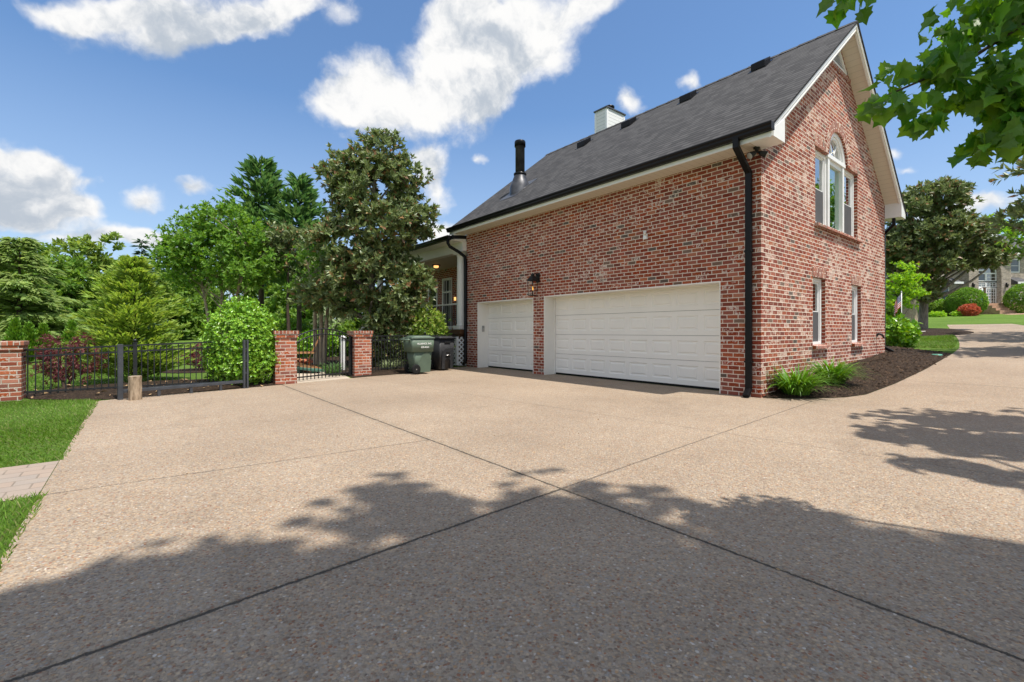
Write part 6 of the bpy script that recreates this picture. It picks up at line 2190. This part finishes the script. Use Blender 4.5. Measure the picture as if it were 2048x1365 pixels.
nz1 = g.math('ADD', g.math('MULTIPLY', g.math('SUBTRACT', n1, .5), 1.35), g.math('MULTIPLY', g.math('SUBTRACT', n2, .5), .42))
relief = g.math('SUBTRACT', n1s, n1)
# clouds added over the unseen rest of the dome to raise the fill light
sxyz = g.n('SeparateXYZ', _0=co)
off_ = g.math('MULTIPLY', g.rng(sxyz.outputs[1], .34, .58, 1, 0, True), g.rng(sxyz.outputs[2], -.02, .06))
gen = g.rng(g.noise(warp, 2.3, 3, .5), .36, .62, 0, .8)
dens = g.math('MAXIMUM', dens, g.math('MULTIPLY', gen, off_))
raw = g.math('ADD', dens, nz1)
mask = g.rng(raw, .14, .86, 0, 1, True)
mask = g.math('MULTIPLY', mask, g.rng(dens, .0, .16, 0, 1, True))
GR = [(40, 360, 170, 90, 0, .7), (140, 440, 130, 40, 0, .5), (330, 480, 90, 40, 0, .6), (900, 250, 150, 60, 20, .8), (1010, 190, 140, 90, 40, .7), (330, 60, 300, 90, 8, 1.1), (330, 115, 200, 50, 10, .9), (40, 430, 160, 70, 0, .8), (740, 265, 130, 40, 5, .7), (280, 440, 60, 26, 0, .8), (960, 60, 120, 70, 0, .5), (140, 485, 220, 40, 0, .7), (385, 388, 44, 20, 0, .6), (860, 350, 70, 60, 0, .5), (1950, 445, 120, 26, 0, .5), (1060, 100, 90, 60, 0, .5)]
gr = g.math('ADD', total(GR), g.math('MULTIPLY', g.math('SUBTRACT', g.noise(warp, 7.0, 6, .62), .5), 1.5))
CLOUD = 5.3
gr = g.math('ADD', g.math('MULTIPLY', gr, .75), g.math('MULTIPLY_ADD', relief, 3.2, .12))
ccol = g.mix(g.rng(gr, .0, 1.0, 0, 1, True), (CLOUD, CLOUD * .995, CLOUD * .985, 1), (CLOUD * .52, CLOUD * .58, CLOUD * .66, 1))
skyc = g.mix(1.0, sky.outputs[0], (.69, .855, .975, 1), 'MULTIPLY')
skyc = g.mix(g.rng(sxyz.outputs[2], .0, .42, .62, 0.02), skyc, (3.1, 3.55, 4.3, 1))
allc = g.mix(mask, skyc, ccol)
bg = g.n('Background', Color=allc, Strength=.122)
out = nt.nodes.new('ShaderNodeOutputWorld')
nt.links.new(bg.outputs[0], out.inputs[0])
w.cycles.sampling_method = 'MANUAL'
w.cycles.sample_map_resolution = 512

sd = bpy.data.lights.new('sun', 'SUN')
sd.energy = 4.1
sd.angle = R(.7)
sd.color = (1.0, .945, .86)
so = bpy.data.objects.new('sun', sd)
COL.objects.link(so)
so.rotation_euler = TO_SUN.to_track_quat('Z', 'Y').to_euler()
so.location = (8, -6, 30)

cd = bpy.data.cameras.new('camera')
cd.sensor_width = 36.0
cd.lens = 36.0 * F_PX / 2048.0
cd.shift_y = -(682.5 - HY) / 2048.0
cd.clip_start = .05
cd.clip_end = 3000
cam = bpy.data.objects.new('camera', cd)
COL.objects.link(cam)
cam.location = (0, 0, CAM_H)
cam.rotation_euler = (R(90), 0, 0)
SC.camera = cam

SC.render.engine = 'CYCLES'
SC.cycles.max_bounces = 8
SC.cycles.transparent_max_bounces = 12
SC.cycles.use_denoising = True
SC.view_settings.view_transform = 'Standard'
SC.view_settings.look = 'None'
SC.view_settings.gamma = 1.0
SC.view_settings.exposure = 0.62
bpy.context.view_layer.update()
